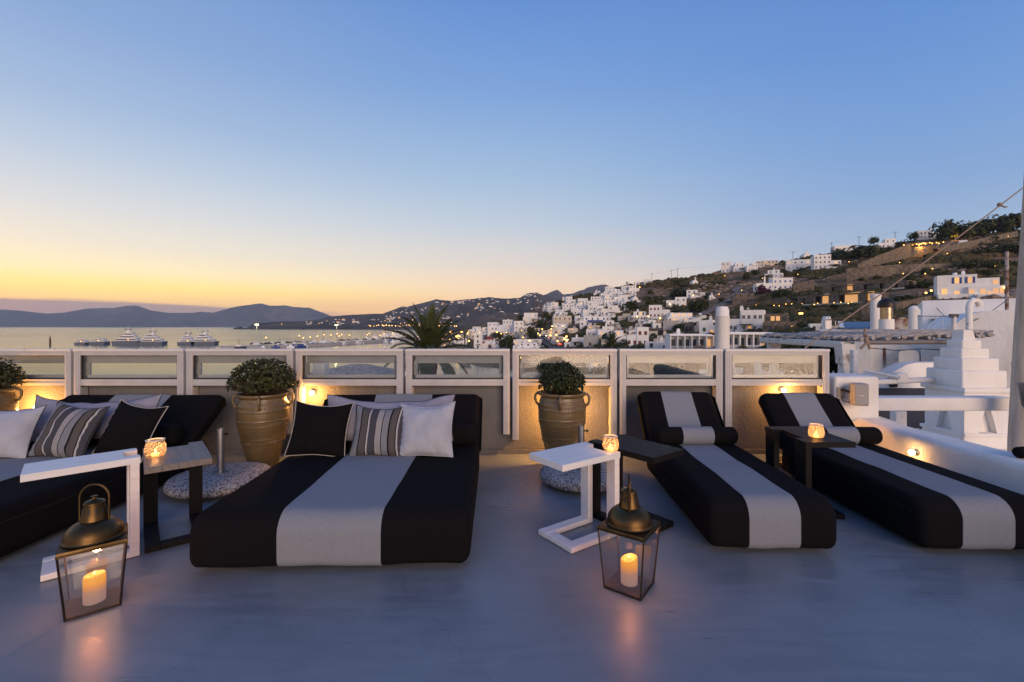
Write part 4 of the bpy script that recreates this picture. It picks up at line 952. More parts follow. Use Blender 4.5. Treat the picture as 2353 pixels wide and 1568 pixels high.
H_(1106, 1143, 741, 768, 'big white house above the red-domed church', form='step', lit=.1)
H_(1141, 1184, 747, 772, 'broad white house with a warm lit wall on the waterfront', lit=.3, form='terrace')
H_(1154, 1177, 735, 754, 'white house with bluish wall rising behind the broad waterfront house', form='box')
H_(1180, 1218, 738, 768, 'pinkish white block with two small windows right of the waterfront houses', form='step')
H_(1191, 1213, 754, 775, 'small grey shaded block in front of the pinkish white block', 'grey_far', form='box', lit=0)
H_(1200, 1244, 719, 741, 'white house with a glowing yellow terrace on the spur', lit=.9, form='terrace')
H_(1177, 1246, 781, 797, 'long low white roof at the harbour road', form='box', lit=.4)
H_(1176, 1253, 790, 804, 'low white flat building touching the railing left of the road', form='terrace', lit=.2)
H_(1270, 1315, 726, 749, 'cream house with three brown windows above the road', 'cream_far', 'door_brown', .05, 'box')
H_(1280, 1296, 712, 725, 'tiny white cube house above the cream house', form='box')
H_(1330, 1405, 727, 751, 'long white house with blue balconies and shutters', win='win_blue', lit=.05, form='terrace', balcony='win_blue', cols=6)
H_(1338, 1381, 712, 729, 'white house with lit arch behind the blue-balcony house', lit=.4, form='step')
H_(1346, 1377, 757, 776, 'white house with glowing amber windows below the blue-balcony house', lit=.75, form='box')
H_(1294, 1345, 778, 801, 'white house with dark arched openings right of the road', win='arch', form='step', lit=.1)
H_(1340, 1374, 771, 801, 'pale shaded white block beside the dark arched house', 'grey_far', form='box', lit=0)
H_(1258, 1284, 757, 783, 'warm lit house fronting the busy road', 'cream_far', lit=.7, form='box')
H_(1278, 1303, 752, 768, 'plain white terrace house beside the warm lit roadside house', form='box', lit=.2)
H_(1256, 1284, 695, 716, 'stepped white house at the left end of the hillside town', form='step')
H_(1300, 1324, 682, 701, 'white house highest at the left edge of the dense town', form='step')
H_(1328, 1352, 686, 699, 'white cube with one lit window in the upper town', form='box', lit=.4)
H_(1312, 1340, 699, 719, 'stepped white house with shaded side in the middle town', form='step')
H_(1350, 1375, 692, 716, 'tall white house with brown ground floor in the middle town', win='door_brown', form='box')
H_(1357, 1381, 682, 697, 'white house second from the left in the upper row', form='box')
H_(1380, 1402, 670, 684, 'white house with small terrace in the upper row', form='step')
H_(1400, 1429, 665, 681, 'wide white house at the end of the upper row', form='terrace')
H_(1428, 1447, 658, 673, 'white cube right below the ridge palm', form='box', lit=0)
H_(1445, 1470, 657, 671, 'white house with flat overhang nearest the ridge palm', form='step', lit=.1)
H_(1420, 1462, 668, 681, 'long low white house under the ridge houses', form='terrace')
H_(1417, 1443, 679, 693, 'white house lit by a street lamp on its right', form='step', lit=.25)
H_(1388, 1418, 683, 701, 'white house with two stepped roofs mid-slope', form='step')
H_(1374, 1392, 687, 705, 'narrow white house squeezed between larger ones mid-slope', form='box')
H_(1380, 1422, 702, 727, 'white house with brown doors above the blue-balcony house', win='door_brown', form='step', lit=.05)
H_(1454, 1482, 648, 657, 'white low house on the ridge with stone base', form='box')
H_(1478, 1499, 642, 654, 'white house on the ridge beside a utility pole', form='box')
chapel(1450, 1471, 674, 697, 'white chapel with pointed belfry among the bushes')
H_(1530, 1578, 683, 706, 'white house with green shutters amid dark trees', win='win_green', form='step', lit=.1, cols=4)
H_(1577, 1620, 666, 684, 'white two-block house above the green-shuttered one', form='step')
chapel(1588, 1608, 637, 657, 'white chapel with red door alone on the bare slope')
chapel(1628, 1644, 673, 688, 'tiny white chapel beside dark trees', door='win_dark')
H_(1490, 1538, 701, 732, 'tall white house with red-brown windows and loggia', win='win_red', form='step', lit=.06, cols=5)
H_(1450, 1492, 716, 739, 'white house with a row of dark arches left of the red-windowed house', win='arch', form='terrace', cols=6)
H_(1533, 1602, 719, 742, 'long white restaurant with lit openings on a retaining wall', lit=.6, form='terrace', cols=7)
H_(1523, 1562, 737, 764, 'white angled block below the long lit restaurant', 'grey_far', form='box', lit=.1)
H_(1440, 1492, 752, 799, 'tall white house with red windows and outside stair', win='win_red', form='step', lit=.15, cols=4)
H_(1403, 1441, 760, 791, 'white low house behind the second palm', form='terrace', lit=.2)
H_(1481, 1543, 787, 804, 'flat white roof building with an orange glowing room', lit=.7, form='box')
H_(1500, 1557, 771, 790, 'beige house with a thin dark eave below the white block', 'cream_far', lit=.1, form='terrace')
H_(1539, 1642, 769, 806, 'long white hotel wing with balconies left of the round chimney', form='row', cols=6, lit=.05, cat='hotel', yaw=.1, group='white hotel wings')
H_(1606, 1643, 736, 772, 'white house with a green lit window left of the round chimney', win='win_green', lit=.35, form='step')
H_(1657, 1689, 602, 626, 'white house with lit porch at the skyline', lit=.3, form='step')
H_(1686, 1715, 604, 624, 'white house with dark pergola at the skyline', form='terrace')
H_(1716, 1742, 605, 624, 'small white house cluster below the skyline', form='step')
H_(1739, 1788, 599, 613, 'long low house with one lit window on the skyline', 'cream_far', lit=.25, form='box')
H_(1808, 1875, 596, 621, 'white house with glowing yellow garden wall', lit=.45, form='terrace')
H_(1872, 1932, 585, 618, 'large stepped white house beside dark trees', form='step', lit=.08, chim=True)
H_(1757, 1798, 620, 640, 'low white house with a broad flat roof mid-slope', form='terrace', lit=0)
H_(1738, 1822, 639, 667, 'white house with blue windows behind purple bougainvillea', win='win_blue', form='step', chim=True, lit=0, cols=7)
chapel(1843, 1866, 577, 594, 'white skyline chapel with red roof', door='win_dark')
H_(1824, 1870, 650, 672, 'low stone house with brown doors, left of the villas', 'stone_far', 'door_brown', .05, 'box', cat='stone house', group='stone houses on the hill')
H_(1684, 1740, 674, 696, 'stone house with a pergola by the bend of the road', 'stone_far', 'win_dark', .05, 'terrace', cat='stone house', group='stone houses on the hill')
def villa(px0, px1, tb0, tb1, lab, openings, name='stone_villa', dep=6, slab=True):
    "long low stone house between two ground points; openings: (from, to) along the front, sill and head as shares of the height, pane"
    (t0, b0), (t1, b1) = tb0, tb1; A_, B_ = P(px0, b0, depth(px0, b0) - 3), P(px1, b1, depth(px1, b1) - 3); L_ = math.hypot(B_.x - A_.x, B_.y - A_.y); t = thing(name, lab, 'stone villa', A_, math.atan2(B_.y - A_.y, B_.x - A_.x), 'stone villas cut into the slope')
    h0 = (b0 - t0) * A_.y / FPX; h1 = (b1 - t1) * B_.y / FPX; dz = B_.z - A_.z
    edges = sorted({0.0, 1.0} | {q for o in openings for q in o[:2]}); b = MB()
    def H(q): return h0 + (h1 + dz - h0) * q
    def slab_(q0, q1, z0a, z0b, z1a, z1b, y0=0, y1=.5): b.add([(q0 * L_, y0, z0a), (q1 * L_, y0, z0b), (q1 * L_, y1, z0b), (q0 * L_, y1, z0a), (q0 * L_, y0, z1a), (q1 * L_, y0, z1b), (q1 * L_, y1, z1b), (q0 * L_, y1, z1a)], [(0, 3, 2, 1), (4, 5, 6, 7), (0, 1, 5, 4), (1, 2, 6, 5), (2, 3, 7, 6), (3, 0, 4, 7)])
    for q0, q1 in zip(edges, edges[1:]):
        o = [o for o in openings if o[0] <= q0 and q1 <= o[1]]; base = lambda q: dz * q
        if not o: slab_(q0, q1, base(q0) - 5, base(q1) - 5, H(q0), H(q1))
        else:
            s_, e_ = o[0][2], o[0][3]; lo = lambda q: base(q) + (H(q) - base(q)) * s_; hi = lambda q: base(q) + (H(q) - base(q)) * e_
            slab_(q0, q1, base(q0) - 5, base(q1) - 5, lo(q0), lo(q1)); slab_(q0, q1, hi(q0), hi(q1), H(q0), H(q1))
    slab_(0, 1, -5, dz - 5, H(0) - .15, H(1) - .15, dep * .6, dep)
    slab_(0, 1, H(0) - .3, H(1) - .3, H(0) - .02, H(1) - .02, .5, dep * .6)
    b.obj('wall', 'stone_far', t)
    for q0, q1, s_, e_, m_ in openings:
        n_ = max(1, int((q1 - q0) * L_ / 2.4)) if m_ != 'win_dark' else 1; zlo = dz * (q0 + q1) / 2
        for k in range(n_):
            xa, xb = (q0 + (q1 - q0) * k / n_) * L_ + .04, (q0 + (q1 - q0) * (k + 1) / n_) * L_ - .04
            MB().box(xa, xb, 1.2 if m_ == 'win_dark' else .7, 1.3 if m_ == 'win_dark' else .8, zlo + s_ * h0 - .5, zlo + e_ * h0 + .5).obj('window', m_ if (k % 3 or n_ < 3 or m_ == 'win_dark') else 'win_dark', t)
    if slab: MB().add([(0, -2.2, -.5), (L_, -2.2, dz - .5), (L_, 0, dz - .5), (0, 0, -.5), (0, -2.2, .05), (L_, -2.2, dz + .05), (L_, 0, dz + .05), (0, 0, .05)], [(0, 3, 2, 1), (4, 5, 6, 7), (0, 1, 5, 4), (1, 2, 6, 5), (2, 3, 7, 6), (3, 0, 4, 7)]).obj('terrace_slab', 'cream_far', t)
    return t
villa(1832, 2004, (681, 701), (671, 694), 'long low stone villa with a row of lit glass doors', [(.09, .13, .1, .75, 'win_dark'), (.28, .36, 0, .85, 'win_dark'), (.36, .47, 0, .85, 'win_lit'), (.60, .66, 0, .85, 'win_dark'), (.66, .84, 0, .85, 'win_lit'), (.93, 1.0, 0, .85, 'win_lit')])
villa(1890, 2086, (659, 677), (644, 661), 'upper long stone villa with wide black terrace openings', [(.11, .26, .1, .85, 'win_dark'), (.31, .39, .1, .85, 'win_lit'), (.52, .63, .1, .85, 'win_dark'), (.70, .76, .1, .85, 'win_dark'), (.86, .90, .1, .7, 'win_dark')])
H_(1675, 1754, 713, 766, 'white guesthouse with three floors and a yellow arched door', lit=.1, form='step', cols=6, cat='guesthouse', group='guesthouses above the hotel', bars=True)
H_(1753, 1826, 722, 766, 'brown stone guesthouse with lit wall lamps', 'stone_far', 'win_dark', .2, 'terrace', cols=6, cat='guesthouse', group='guesthouses above the hotel')
H_(1670, 1794, 765, 806, 'long white hotel wing with balconies right of the round chimney', form='row', cols=8, lit=.03, cat='hotel', yaw=.05, group='white hotel wings')
H_(1862, 1886, 744, 759, 'tiny white cube with one square window behind the pergola', form='box', lit=0)
H_(1876, 1940, 749, 764, 'low long white roof under the slanting rope', form='box', lit=0)
H_(2020, 2057, 549, 570, 'white house among trees on the upper skyline', form='step', lit=.1)
H_(2108, 2162, 529, 549, 'white skyline house left of the big lit tree', form='step', chim=True, lit=0)
H_(1918, 1966, 564, 577, 'low white house at the skyline behind bushes', form='box', lit=.2)
# the blue-shuttered house
t = H_(2160, 2238, 632, 684, 'white house with royal blue shutters on the right slope', win='win_amber', lit=.5, form='box', cols=3, chim=True, yaw=-.05, bars=True, ws=1.6)
H_(2232, 2304, 638, 684, 'white wing with a row of lit wall lamps, joined to the shuttered house', win='win_lit', lit=.4, form='terrace', cols=6, yaw=-.05, bars=True, ws=1.5)
SH = MB().box(-.22, .22, -.10, -.04, 0, 1).mesh('shutter', 'win_blue')
for wn in list(t.children):
    if wn.name.startswith('window') and wn.location.z > 2.5:
        for s in (-1, 1): put(SH, 'shutter', t, (wn.location.x + s * .78, wn.location.y, wn.location.z), (0, 0, 0), (1.2, 1, wn.scale.z))
# houses that nothing in the photograph tells apart: fillers of the dense town and specks on the far hill
g = random.Random(21)
for k in range(46):
    px = g.uniform(1255, 1445); c = column(px); py = g.uniform(c[0][0] + 8, min(c[0][0] + 75, 742))
    w_ = g.uniform(12, 24); H_(px - w_ / 2, px + w_ / 2, py - g.uniform(9, 15), py, 'white cube house packed among the dense hillside town', form=g.choice(('box', 'step', 'terrace')), lit=.12, group='white cube houses of the dense town')
for k in range(34):
    px = g.uniform(1085, 1400); py = g.uniform(758, 800)
    w_ = g.uniform(20, 36); H_(px - w_ / 2, px + w_ / 2, py - g.uniform(10, 17), py, 'pale low house of the crowded harbour quarter', m=g.choice(('whitewash_far', 'whitewash_far', 'cream_far')), form=g.choice(('box', 'terrace')), lit=.4, group='low houses of the harbour quarter')
for k in range(34):
    px = g.uniform(1400, 1650); py = g.uniform(735, 800); w_ = g.uniform(18, 34)
    H_(px - w_ / 2, px + w_ / 2, py - g.uniform(10, 17), py, 'pale house on the lower slope above the hotel', m=g.choice(('whitewash_far', 'whitewash_far', 'cream_far', 'grey_far')), form=g.choice(('box', 'terrace', 'step')), lit=.25, group='pale houses on the lower slope')
for k in range(22):
    px = g.uniform(950, 1090); py = g.uniform(772, 799); w_ = g.uniform(10, 22)
    H_(px - w_ / 2, px + w_ / 2, py - g.uniform(6, 12), py, 'small lit quay building behind the palm', m=g.choice(('whitewash_far', 'cream_far')), form='box', lit=.6, group='quay buildings behind the palm')
sp_m = [MB().box(-.5, .5, 0, .7, -.6, 1).box(-.3, .1, .1, .6, 1, 1.5).mesh('white_house', 'cream_far'), MB().box(-.5, .5, 0, .6, -.6, .8).box(.5, 1.1, .1, .5, -.6, .6).mesh('white_house', 'whitewash_far'), MB().box(-.5, .5, 0, .7, -.6, 1).box(-.48, .48, -.02, 0, .1, .6).mesh('white_house', 'win_lit')]
head_o = bpy.data.objects['headland']; low_o = bpy.data.objects['low_headland']
from mathutils.bvhtree import BVHTree
def bvh(o): return BVHTree.FromPolygons([v.co[:] for v in o.data.vertices], [p.vertices[:] for p in o.data.polygons])
BH, BL = bvh(head_o), bvh(low_o)
def on_hill(px, py, trees):
    d = Vector(((px - CX) / FPX, 1, -(py - HY) / FPX)).normalized()
    best = None
    for q in trees:
        h = q.ray_cast(Vector((0, 0, CAMZ)), d)
        if h[0] and (best is None or h[3] < best[1]): best = (h[0], h[3])
    return best[0] if best else None
def speck(px, py, w, tr, lab, grp, lit=.2):
    p = on_hill(px, py, tr)
    if not p: return
    s = w * p.y / FPX; o = put(sp_m[2] if g.random() < lit * .35 else sp_m[g.randrange(2)], 'white_house', None, p, (0, 0, g.uniform(-.6, .6)), (s, s, s * g.uniform(.35, .6)))
    tag(o, lab, 'house', grp)
clus = [((870, 900), (728, 742), 7), ((905, 1010), (702, 716), 12), ((900, 960), (716, 735), 14), ((1000, 1110), (690, 702), 20), ((1100, 1200), (688, 700), 12), ((1196, 1240), (674, 684), 16), ((960, 1030), (722, 736), 12),
        ((1010, 1080), (722, 734), 14), ((1090, 1130), (703, 716), 9), ((960, 1060), (739, 747), 12), ((760, 830), (735, 745), 16), ((700, 780), (739, 747), 10), ((1130, 1270), (686, 712), 14), ((840, 900), (735, 741), 6), ((1150, 1200), (712, 735), 3)]
for (a, b_), (c, d), n in clus:
    for k in range(n): speck(g.uniform(a, b_), g.uniform(c, d), g.uniform(2.4, 5.6), (BH, BL), 'tiny white house scattered over the far headland', 'tiny houses on the far headland', .22)

# ------------------------------------------------------------------ stone terrace walls on the hill
def hill_z(px, py): Y = depth(px, py); return P(px, py, Y)
def terrace_wall(pts, hh, label, niches=0, m='stone_far', th=.7):
    o0 = hill_z(*pts[0]); t = thing('stone_wall', label, 'wall', o0, 0, 'stone terrace walls on the hill'); b = MB(); ps = []
    for (a, c), (d, e) in zip(pts, pts[1:]):
        for k in range(8): q = k / 8; ps.append(hill_z(a + (d - a) * q, c + (e - c) * q))
    ps.append(hill_z(*pts[-1])); v = []; f = []
    for i, p in enumerate(ps):
        h = hh[0] + (hh[1] - hh[0]) * i / (len(ps) - 1) + noise.noise(p * .3) * .15; q = p - o0
        v += [(q.x, q.y, q.z - 2), (q.x, q.y, q.z + h), (q.x, q.y + th, q.z + h), (q.x, q.y + th, q.z - 2)]
    for i in range(len(ps) - 1):
        for j in range(4): k = (j + 1) % 4; f.append((i * 4 + j, i * 4 + 4 + j, i * 4 + 4 + k, i * 4 + k))
    n4 = len(ps) * 4; f += [(0, 1, 2, 3), (n4 - 1, n4 - 2, n4 - 3, n4 - 4)]
    b.add(v, f).obj('wall', m, t)
    for k in range(niches):
        i = (k + .5) / niches * (len(ps) - 1); p = ps[int(i)].lerp(ps[min(len(ps) - 1, int(i) + 1)], i - int(i)) - o0; h = hh[0] + (hh[1] - hh[0]) * i / len(ps)
        MB().lathe([(.001, -.25), (h * .2, -.2), (h * .2, .1)], 10, Matrix.Translation((p.x, p.y, p.z + h * .55)) @ Matrix.Rotation(R(90), 4, 'X')).obj('niche', 'win_dark', t)
terrace_wall([(1945, 650), (2060, 632), (2187, 617)], (7.5, 2.5), 'long pale stone retaining wall above the villas')
terrace_wall([(1899, 650), (1945, 641)], (3.2, 3.2), 'short stone wall left of the long retaining wall')
terrace_wall([(1972, 624), (2020, 612), (2093, 592)], (4, 9), 'dark ruined stone wall with stepped top')
terrace_wall([(2158, 585), (2240, 566), (2339, 545)], (4.2, 4.2), 'rising stone wall with a row of round niches', 15)
terrace_wall([(2093, 591), (2158, 583)], (6.0, 5.0), 'stone base wall under the lit terrace restaurant', 3)
terrace_wall([(1690, 696), (1813, 693)], (1.2, 1.6), 'low stone wall under the purple bougainvillea house')
terrace_wall([(1636, 634), (1657, 627)], (2.5, 2.5), 'stone wall at the left end of the skyline houses')
terrace_wall([(1574, 771), (1595, 769)], (4, 4), 'small stone wall with two arches above the hotel', 2)
terrace_wall([(2110, 690), (2160, 676)], (1.5, 1.5), 'low dry wall left of the shuttered house')
terrace_wall([(1500, 671), (1523, 667)], (1.6, 1.6), 'short pale wall on the brown slope')
terrace_wall([(2060, 720), (2140, 700)], (2.5, 2.5), 'lower stone wall below the shuttered house')
terrace_wall([(1980, 742), (2040, 735)], (4, 3), 'brown stone wall behind the white chimneys')
for k in range(40):
    px = g.uniform(1480, 2300); c = column(px); py = g.uniform(c[0][0] + 22, c[3][0] - 6); w_ = g.uniform(30, 80); sl_ = g.uniform(-.22, -.05) * w_
    terrace_wall([(px, py), (px + w_ * .5, py + sl_ * .5 + g.uniform(-2, 2)), (px + w_, py + sl_)], (g.uniform(.7, 1.3), g.uniform(.6, 1.2)), 'low dry stone wall stepping across the brown slope', 0, 'stone_far', .5)
# terrace restaurant with lamps
rp_ = hill_z(2125, 590); rt = thing('terrace_restaurant', 'open restaurant terrace glowing with strings of orange lamps', 'restaurant', rp_ + Vector((0, 1, 5.6)), -.6)
wR = 74 * rp_.y / FPX / 2
for k in range(5):
    for yy in (0, 6): MB().box(-wR + k * wR / 2 - .1, -wR + k * wR / 2 + .1, yy, yy + .2, -2, 3).obj('post', 'pole_wood', rt)
MB().box(-wR - .3, wR + .3, -.3, 6.5, 3, 3.25).obj('roof', 'awning_brown', rt)
LAMP = MB().ball((0, 0, 0), .30, 8).mesh('lamp', 'lamp_glow')
for k in range(13): put(LAMP, 'lamp', rt, (-wR + (k + .5) / 13 * 2 * wR, -.1 + 3.4 * (k % 2), 2.6 + .2 * math.sin(k)), (0, 0, 0), (1, 1, 1))
point('terrace_light', (0, 3, 2.0), 4000, (1, .5, .12), .5, rt)
# van on the slope
vp = hill_z(2214, 561); vt = thing('parked_van', 'white van parked by the niche wall on the hill', 'van', vp + Vector((0, 0, .3)), -.5)
MB().rbox(-2.4, 2.2, 0, 1.9, .4, 2.3, .25, 3).obj('body', 'boat_white', vt); MB().box(-2.45, -1.7, .1, 1.8, 1.3, 2.0).obj('windscreen', 'win_dark', vt)
for xx in (-1.5, 1.4): MB().cyl(.38, -.05, .2, 12, Matrix.Translation((xx, .1, .38)) @ Matrix.Rotation(R(90), 4, 'X')).obj('wheel', 'rubber_black', vt)

mat('hill_track', (.15, .125, .105), .95)
# --- road and cars
def strip(pts, hw, name, m, lift=.25):
    v = []; f = []
    for i, (px, py) in enumerate(pts): p = hill_z(px, py); v += [(p.x - hw, p.y, p.z + lift), (p.x + hw, p.y, p.z + lift)]
    for i in range(len(pts) - 1): f.append((2 * i, 2 * i + 1, 2 * i + 3, 2 * i + 2))
    return struct(MB().add(v, f).obj(name, m))
strip([(1296, 812), (1283, 801), (1270, 794), (1260, 786), (1252, 778), (1246, 770), (1240, 763), (1243, 757)], 4.2, 'harbour_road', 'asphalt', .8)
strip([(1612, 725), (1640, 712), (1668, 698), (1690, 684), (1700, 676), (1690, 668), (1702, 660)], 2.6, 'hill_road', 'hill_track', .5)
def car(px, py, label, fwd):
    p = hill_z(px, py) + Vector((0, 0, .85)); t = thing('car', label, 'car', p, math.atan2(-1, .6) if fwd else math.atan2(-1, .6), 'cars on the harbour road')
    MB().rbox(-2.1, 2.1, -.85, .85, .3, .95, .2, 3).rbox(-1.2, 1.0, -.75, .75, .9, 1.45, .22, 3).obj('body', 'car_paint', t)
    for a in (-1.3, 1.3):
        for c in (-.8, .8): MB().cyl(.33, -.1, .1, 12, Matrix.Translation((a, c, .33)) @ Matrix.Rotation(R(90), 4, 'X')).obj('wheel', 'rubber_black', t)
    for c in (-.6, .6): MB().ball((2.1, c, .65), .22, 8).obj('headlight' if not fwd else 'taillight', 'head_white' if not fwd else 'tail_red', t)
car(1279, 799, 'first car with red tail lights, lowest on the road', 1); car(1271, 794.5, 'second car with red tail lights on the road', 1); car(1264, 789, 'car showing white headlights halfway up the road', 0)
car(1258, 784, 'third car with red tail lights at the road bend', 1); car(1252, 778, 'car with headlights at the top of the road', 0); car(1275, 797, 'car with headlights close behind the lowest car', 0)

# ------------------------------------------------------------------ trees and scrub
def crown_mesh(seed, m, n=700, leaf=.085):
    g_ = random.Random(seed); b = MB(); lob = [(Vector((g_.uniform(-.55, .55), g_.uniform(-.4, .4), g_.uniform(.16, .70))), g_.uniform(.28, .48)) for _ in range(9)]
    for k in range(n):
        c, r_ = lob[k % 9]; d = Vector((g_.gauss(0, 1), g_.gauss(0, 1), g_.gauss(.2, 1))).normalized(); p = c + d * r_ * g_.uniform(.75, 1.05)
        if p.z < .03: p.z = .03 + g_.random() * .08
        nn = (d + Vector((g_.uniform(-.6, .6), g_.uniform(-.6, .6), g_.uniform(-.2, .7)))).normalized(); a = nn.orthogonal().normalized(); c2 = nn.cross(a); s = leaf * g_.uniform(.6, 1.4)
        t_ = g_.random() * 6; a, c2 = a * math.cos(t_) + c2 * math.sin(t_), c2 * math.cos(t_) - a * math.sin(t_)
        b.add([p - a * s, p + c2 * s * .7, p + a * s, p - c2 * s * .7], [(0, 1, 2, 3)])
    return b.mesh('crown', m)
CR = {'tree_dark': [crown_mesh(k, 'tree_dark') for k in range(3)], 'tree_olive': [crown_mesh(k + 9, 'tree_olive') for k in range(3)], 'bougainvillea': [crown_mesh(33, 'bougainvillea')]}
TRK = MB().tube([(0, 0, -.3), (.01, 0, .2), (-.02, .01, .45)], .03, 6, None, False, [.045, .035, .02]).tube([(0, 0, .2), (.15, .05, .5)], .018, 5).tube([(0, 0, .22), (-.16, -.03, .52)], .018, 5).mesh('trunk', 'trunk')
def tree(px, py, w, h, label, m='tree_dark', group='trees and bushes on the hill', name='tree', Y=None):
    Y = Y or depth(px, py + h / 2); p = P(px, py + h / 2, Y); s = w * Y / FPX / 1.5; hz = h * Y / FPX / .98
    t = thing(name, label, 'tree', p - Vector((0, 0, .3)), g.random() * 6, group); t.scale = (s, s, hz)
    put(g.choice(CR[m]), 'crown', t); put(TRK, 'trunk', t); return t
TL = [(1165, 783, 44, 36, 'big round tree right of the red-domed church', 0), (1143, 770, 36, 15, 'low dark tree behind the red-domed church', 0), (1223, 763, 25, 29, 'dark tree beside the shaded grey block', 0), (1245, 743, 23, 18, 'dark tree under the glowing yellow terrace', 0),
 (1196, 729, 18, 12, 'small tree at the left end of the spur', 0), (1262, 726, 26, 20, 'bushy trees right of the glowing terrace', 0), (1300, 705, 26, 14, 'dark tree between the left hillside houses', 0), (1307, 757, 24, 14, 'green tree before the plain terrace house', 0), (1321, 730, 14, 13, 'round tree left of the blue-balcony house', 0),
 (1394, 752, 11, 20, 'slim cypress in front of the blue-balcony house', 0), (1443, 790, 24, 24, 'dense tree right of the second palm', 0), (1497, 690, 50, 26, 'broad green tree above the red-windowed house', 1), (1560, 674, 56, 20, 'wide dark thicket on the brown slope', 0), (1443, 703, 42, 24, 'dark trees left of the red-windowed house', 0),
 (1604, 700, 50, 34, 'large dark tree right of the green shutters', 0), (1510, 745, 52, 13, 'clipped hedge under the arches', 0), (1573, 750, 56, 20, 'dark sloping hedge along the grey block', 0), (1714, 634, 18, 16, 'small tree below the skyline cluster', 0), (1793, 674, 40, 26, 'dark bush below the blue-windowed house', 0), (1850, 684, 60, 14, 'garden shrubs left of the lit villa', 1),
 (1802, 626, 28, 16, 'tree right of the low flat-roofed house', 0), (1848, 597, 40, 10, 'hedge below the skyline chapel', 0), (1748, 704, 44, 10, 'garden row with small lights above the guesthouse', 1), (1849, 748, 34, 18, 'dark tree right of the brown guesthouse', 0), (1930, 585, 40, 26, 'dark tree beside the large stepped house', 0), (1966, 580, 70, 34, 'dense dark tree left of the ruin wall', 0), (2004, 575, 60, 28, 'dark trees above the ruin wall', 0),
 (2008, 553, 24, 16, 'lone pine standing on the skyline', 0), (2040, 574, 36, 14, 'bushes under the upper skyline house', 0), (2078, 561, 40, 20, 'round bush left of the lit restaurant', 0), (2102, 542, 22, 18, 'round tree before the skyline house', 0), (2182, 531, 56, 46, 'big tree lit orange from beneath, left half', 0), (2212, 530, 56, 44, 'big dark tree at the right of the lit one', 0),
 (2246, 523, 66, 40, 'ridge tree over the parked van', 0), (2282, 516, 66, 42, 'ridge tree with warm light under it', 0), (2314, 512, 66, 42, 'ridge tree second from the right edge', 0), (2350, 506, 66, 44, 'ridge tree at the right edge behind the mast', 0), (2256, 550, 50, 14, 'low bushes right of the van', 1), (2302, 570, 76, 26, 'large dark bush below the niche wall', 0), (2230, 606, 60, 22, 'olive scrub tree above the shuttered house', 1), (2296, 606, 56, 26, 'dark scrub tree behind the shuttered house', 0),
 (2262, 626, 56, 16, 'olive bush at the shuttered house roof', 1), (2095, 640, 28, 24, 'tree at the end of the retaining wall', 0), (2127, 624, 20, 20, 'small tree in front of the long retaining wall', 0), (2112, 654, 52, 16, 'dark bushes right of the upper villa', 0), (2062, 688, 56, 20, 'dark bush right of the lit villa', 0), (2112, 686, 44, 14, 'olive bush left of the shuttered house', 1), (2190, 690, 16, 12, 'small dark shrub at the shuttered house wall', 0), (1940, 703, 70, 16, 'green garden band below the lit villa', 1), (1880, 706, 60, 14, 'garden bushes under the villa corner', 1), (2000, 712, 60, 16, 'olive bushes below the villa end', 1)]
for a, b_, c, d, lab, k in TL: tree(a, b_, c, d, lab, 'tree_olive' if k else 'tree_dark')
tree(1279, 749, 20, 11, 'reddish bougainvillea under the cream house', 'bougainvillea', 'bougainvilleas on the hill', 'bougainvillea')
tree(1752, 665, 30, 22, 'purple bougainvillea before the blue-windowed house', 'bougainvillea', 'bougainvilleas on the hill', 'bougainvillea')
tree(1520, 765, 15, 13, 'red bougainvillea at the angled white block', 'bougainvillea', 'bougainvilleas on the hill', 'bougainvillea')
bp_ = hill_z(2185, 553); point('tree_light', bp_ + Vector((0, -2, 1.5)), 2500, (1, .5, .08), .4); bp_ = hill_z(2268, 530); point('tree_light', bp_ + Vector((0, -2, 2)), 1200, (1, .45, .06), .4)
for k, (px, py, w_, h_, lab) in enumerate(((1440, 842, 62, 46, 'dark treetop seen low through the glass, left of the left lounger backrest'), (1480, 843, 66, 50, 'dark treetop seen through the glass above the left lounger'), (1522, 841, 66, 50, 'broad dark treetop seen through the glass above the left lounger'), (1562, 843, 62, 48, 'dark treetop seen through the glass right of the broad one'), (1597, 846, 50, 44, 'dark treetop seen through the glass beside the white houses'), (1455, 862, 60, 20, 'low bush seen at the bottom of the glass, left'), (1540, 864, 70, 20, 'low bush seen at the bottom of the glass, right'), (1205, 852, 60, 18, 'bush on the inner quay seen through the glass left of the small shrub'), (1262, 846, 64, 40, 'treetop on the inner quay behind the small shrub'), (1325, 846, 64, 42, 'treetop on the inner quay right of the small shrub'), (1392, 850, 60, 36, 'bush on the inner quay beside the low white roof'))):
    tree(px, py, w_, h_, lab, group='treetops seen through the glass')
for px0, px1, pyt, pyb, lab in ((1606, 1645, 806, 866, 'tall white house seen through the glass left of the round chimney'), (1690, 1728, 812, 858, 'white house with brown shutters seen through the last windscreen'), (1752, 1800, 816, 862, 'wide white house seen through the middle of the last windscreen'), (1806, 1850, 812, 866, 'white house with two brown windows seen through the last windscreen'), (1355, 1420, 822, 866, 'low white roof seen through the glass right of the smaller shrub')):
    H_(px0, px1, pyt, pyb, lab, win='door_brown', lit=.3, form='box', group='white houses seen through the glass', cols=2, ws=1.4)
for k in range(70):
    px = g.uniform(1440, 2340); c = column(px); q = g.random() * 3; i = int(q); py = c[i][0] + (c[i + 1][0] - c[i][0]) * (q - i) + 4; w_ = g.uniform(10, 26)
    tree(px, py, w_, w_ * g.uniform(.4, .65), 'dark bush dotting the brown hillside', g.choice(('tree_dark', 'tree_dark', 'tree_olive')), 'bushes dotting the hillside', 'bush')
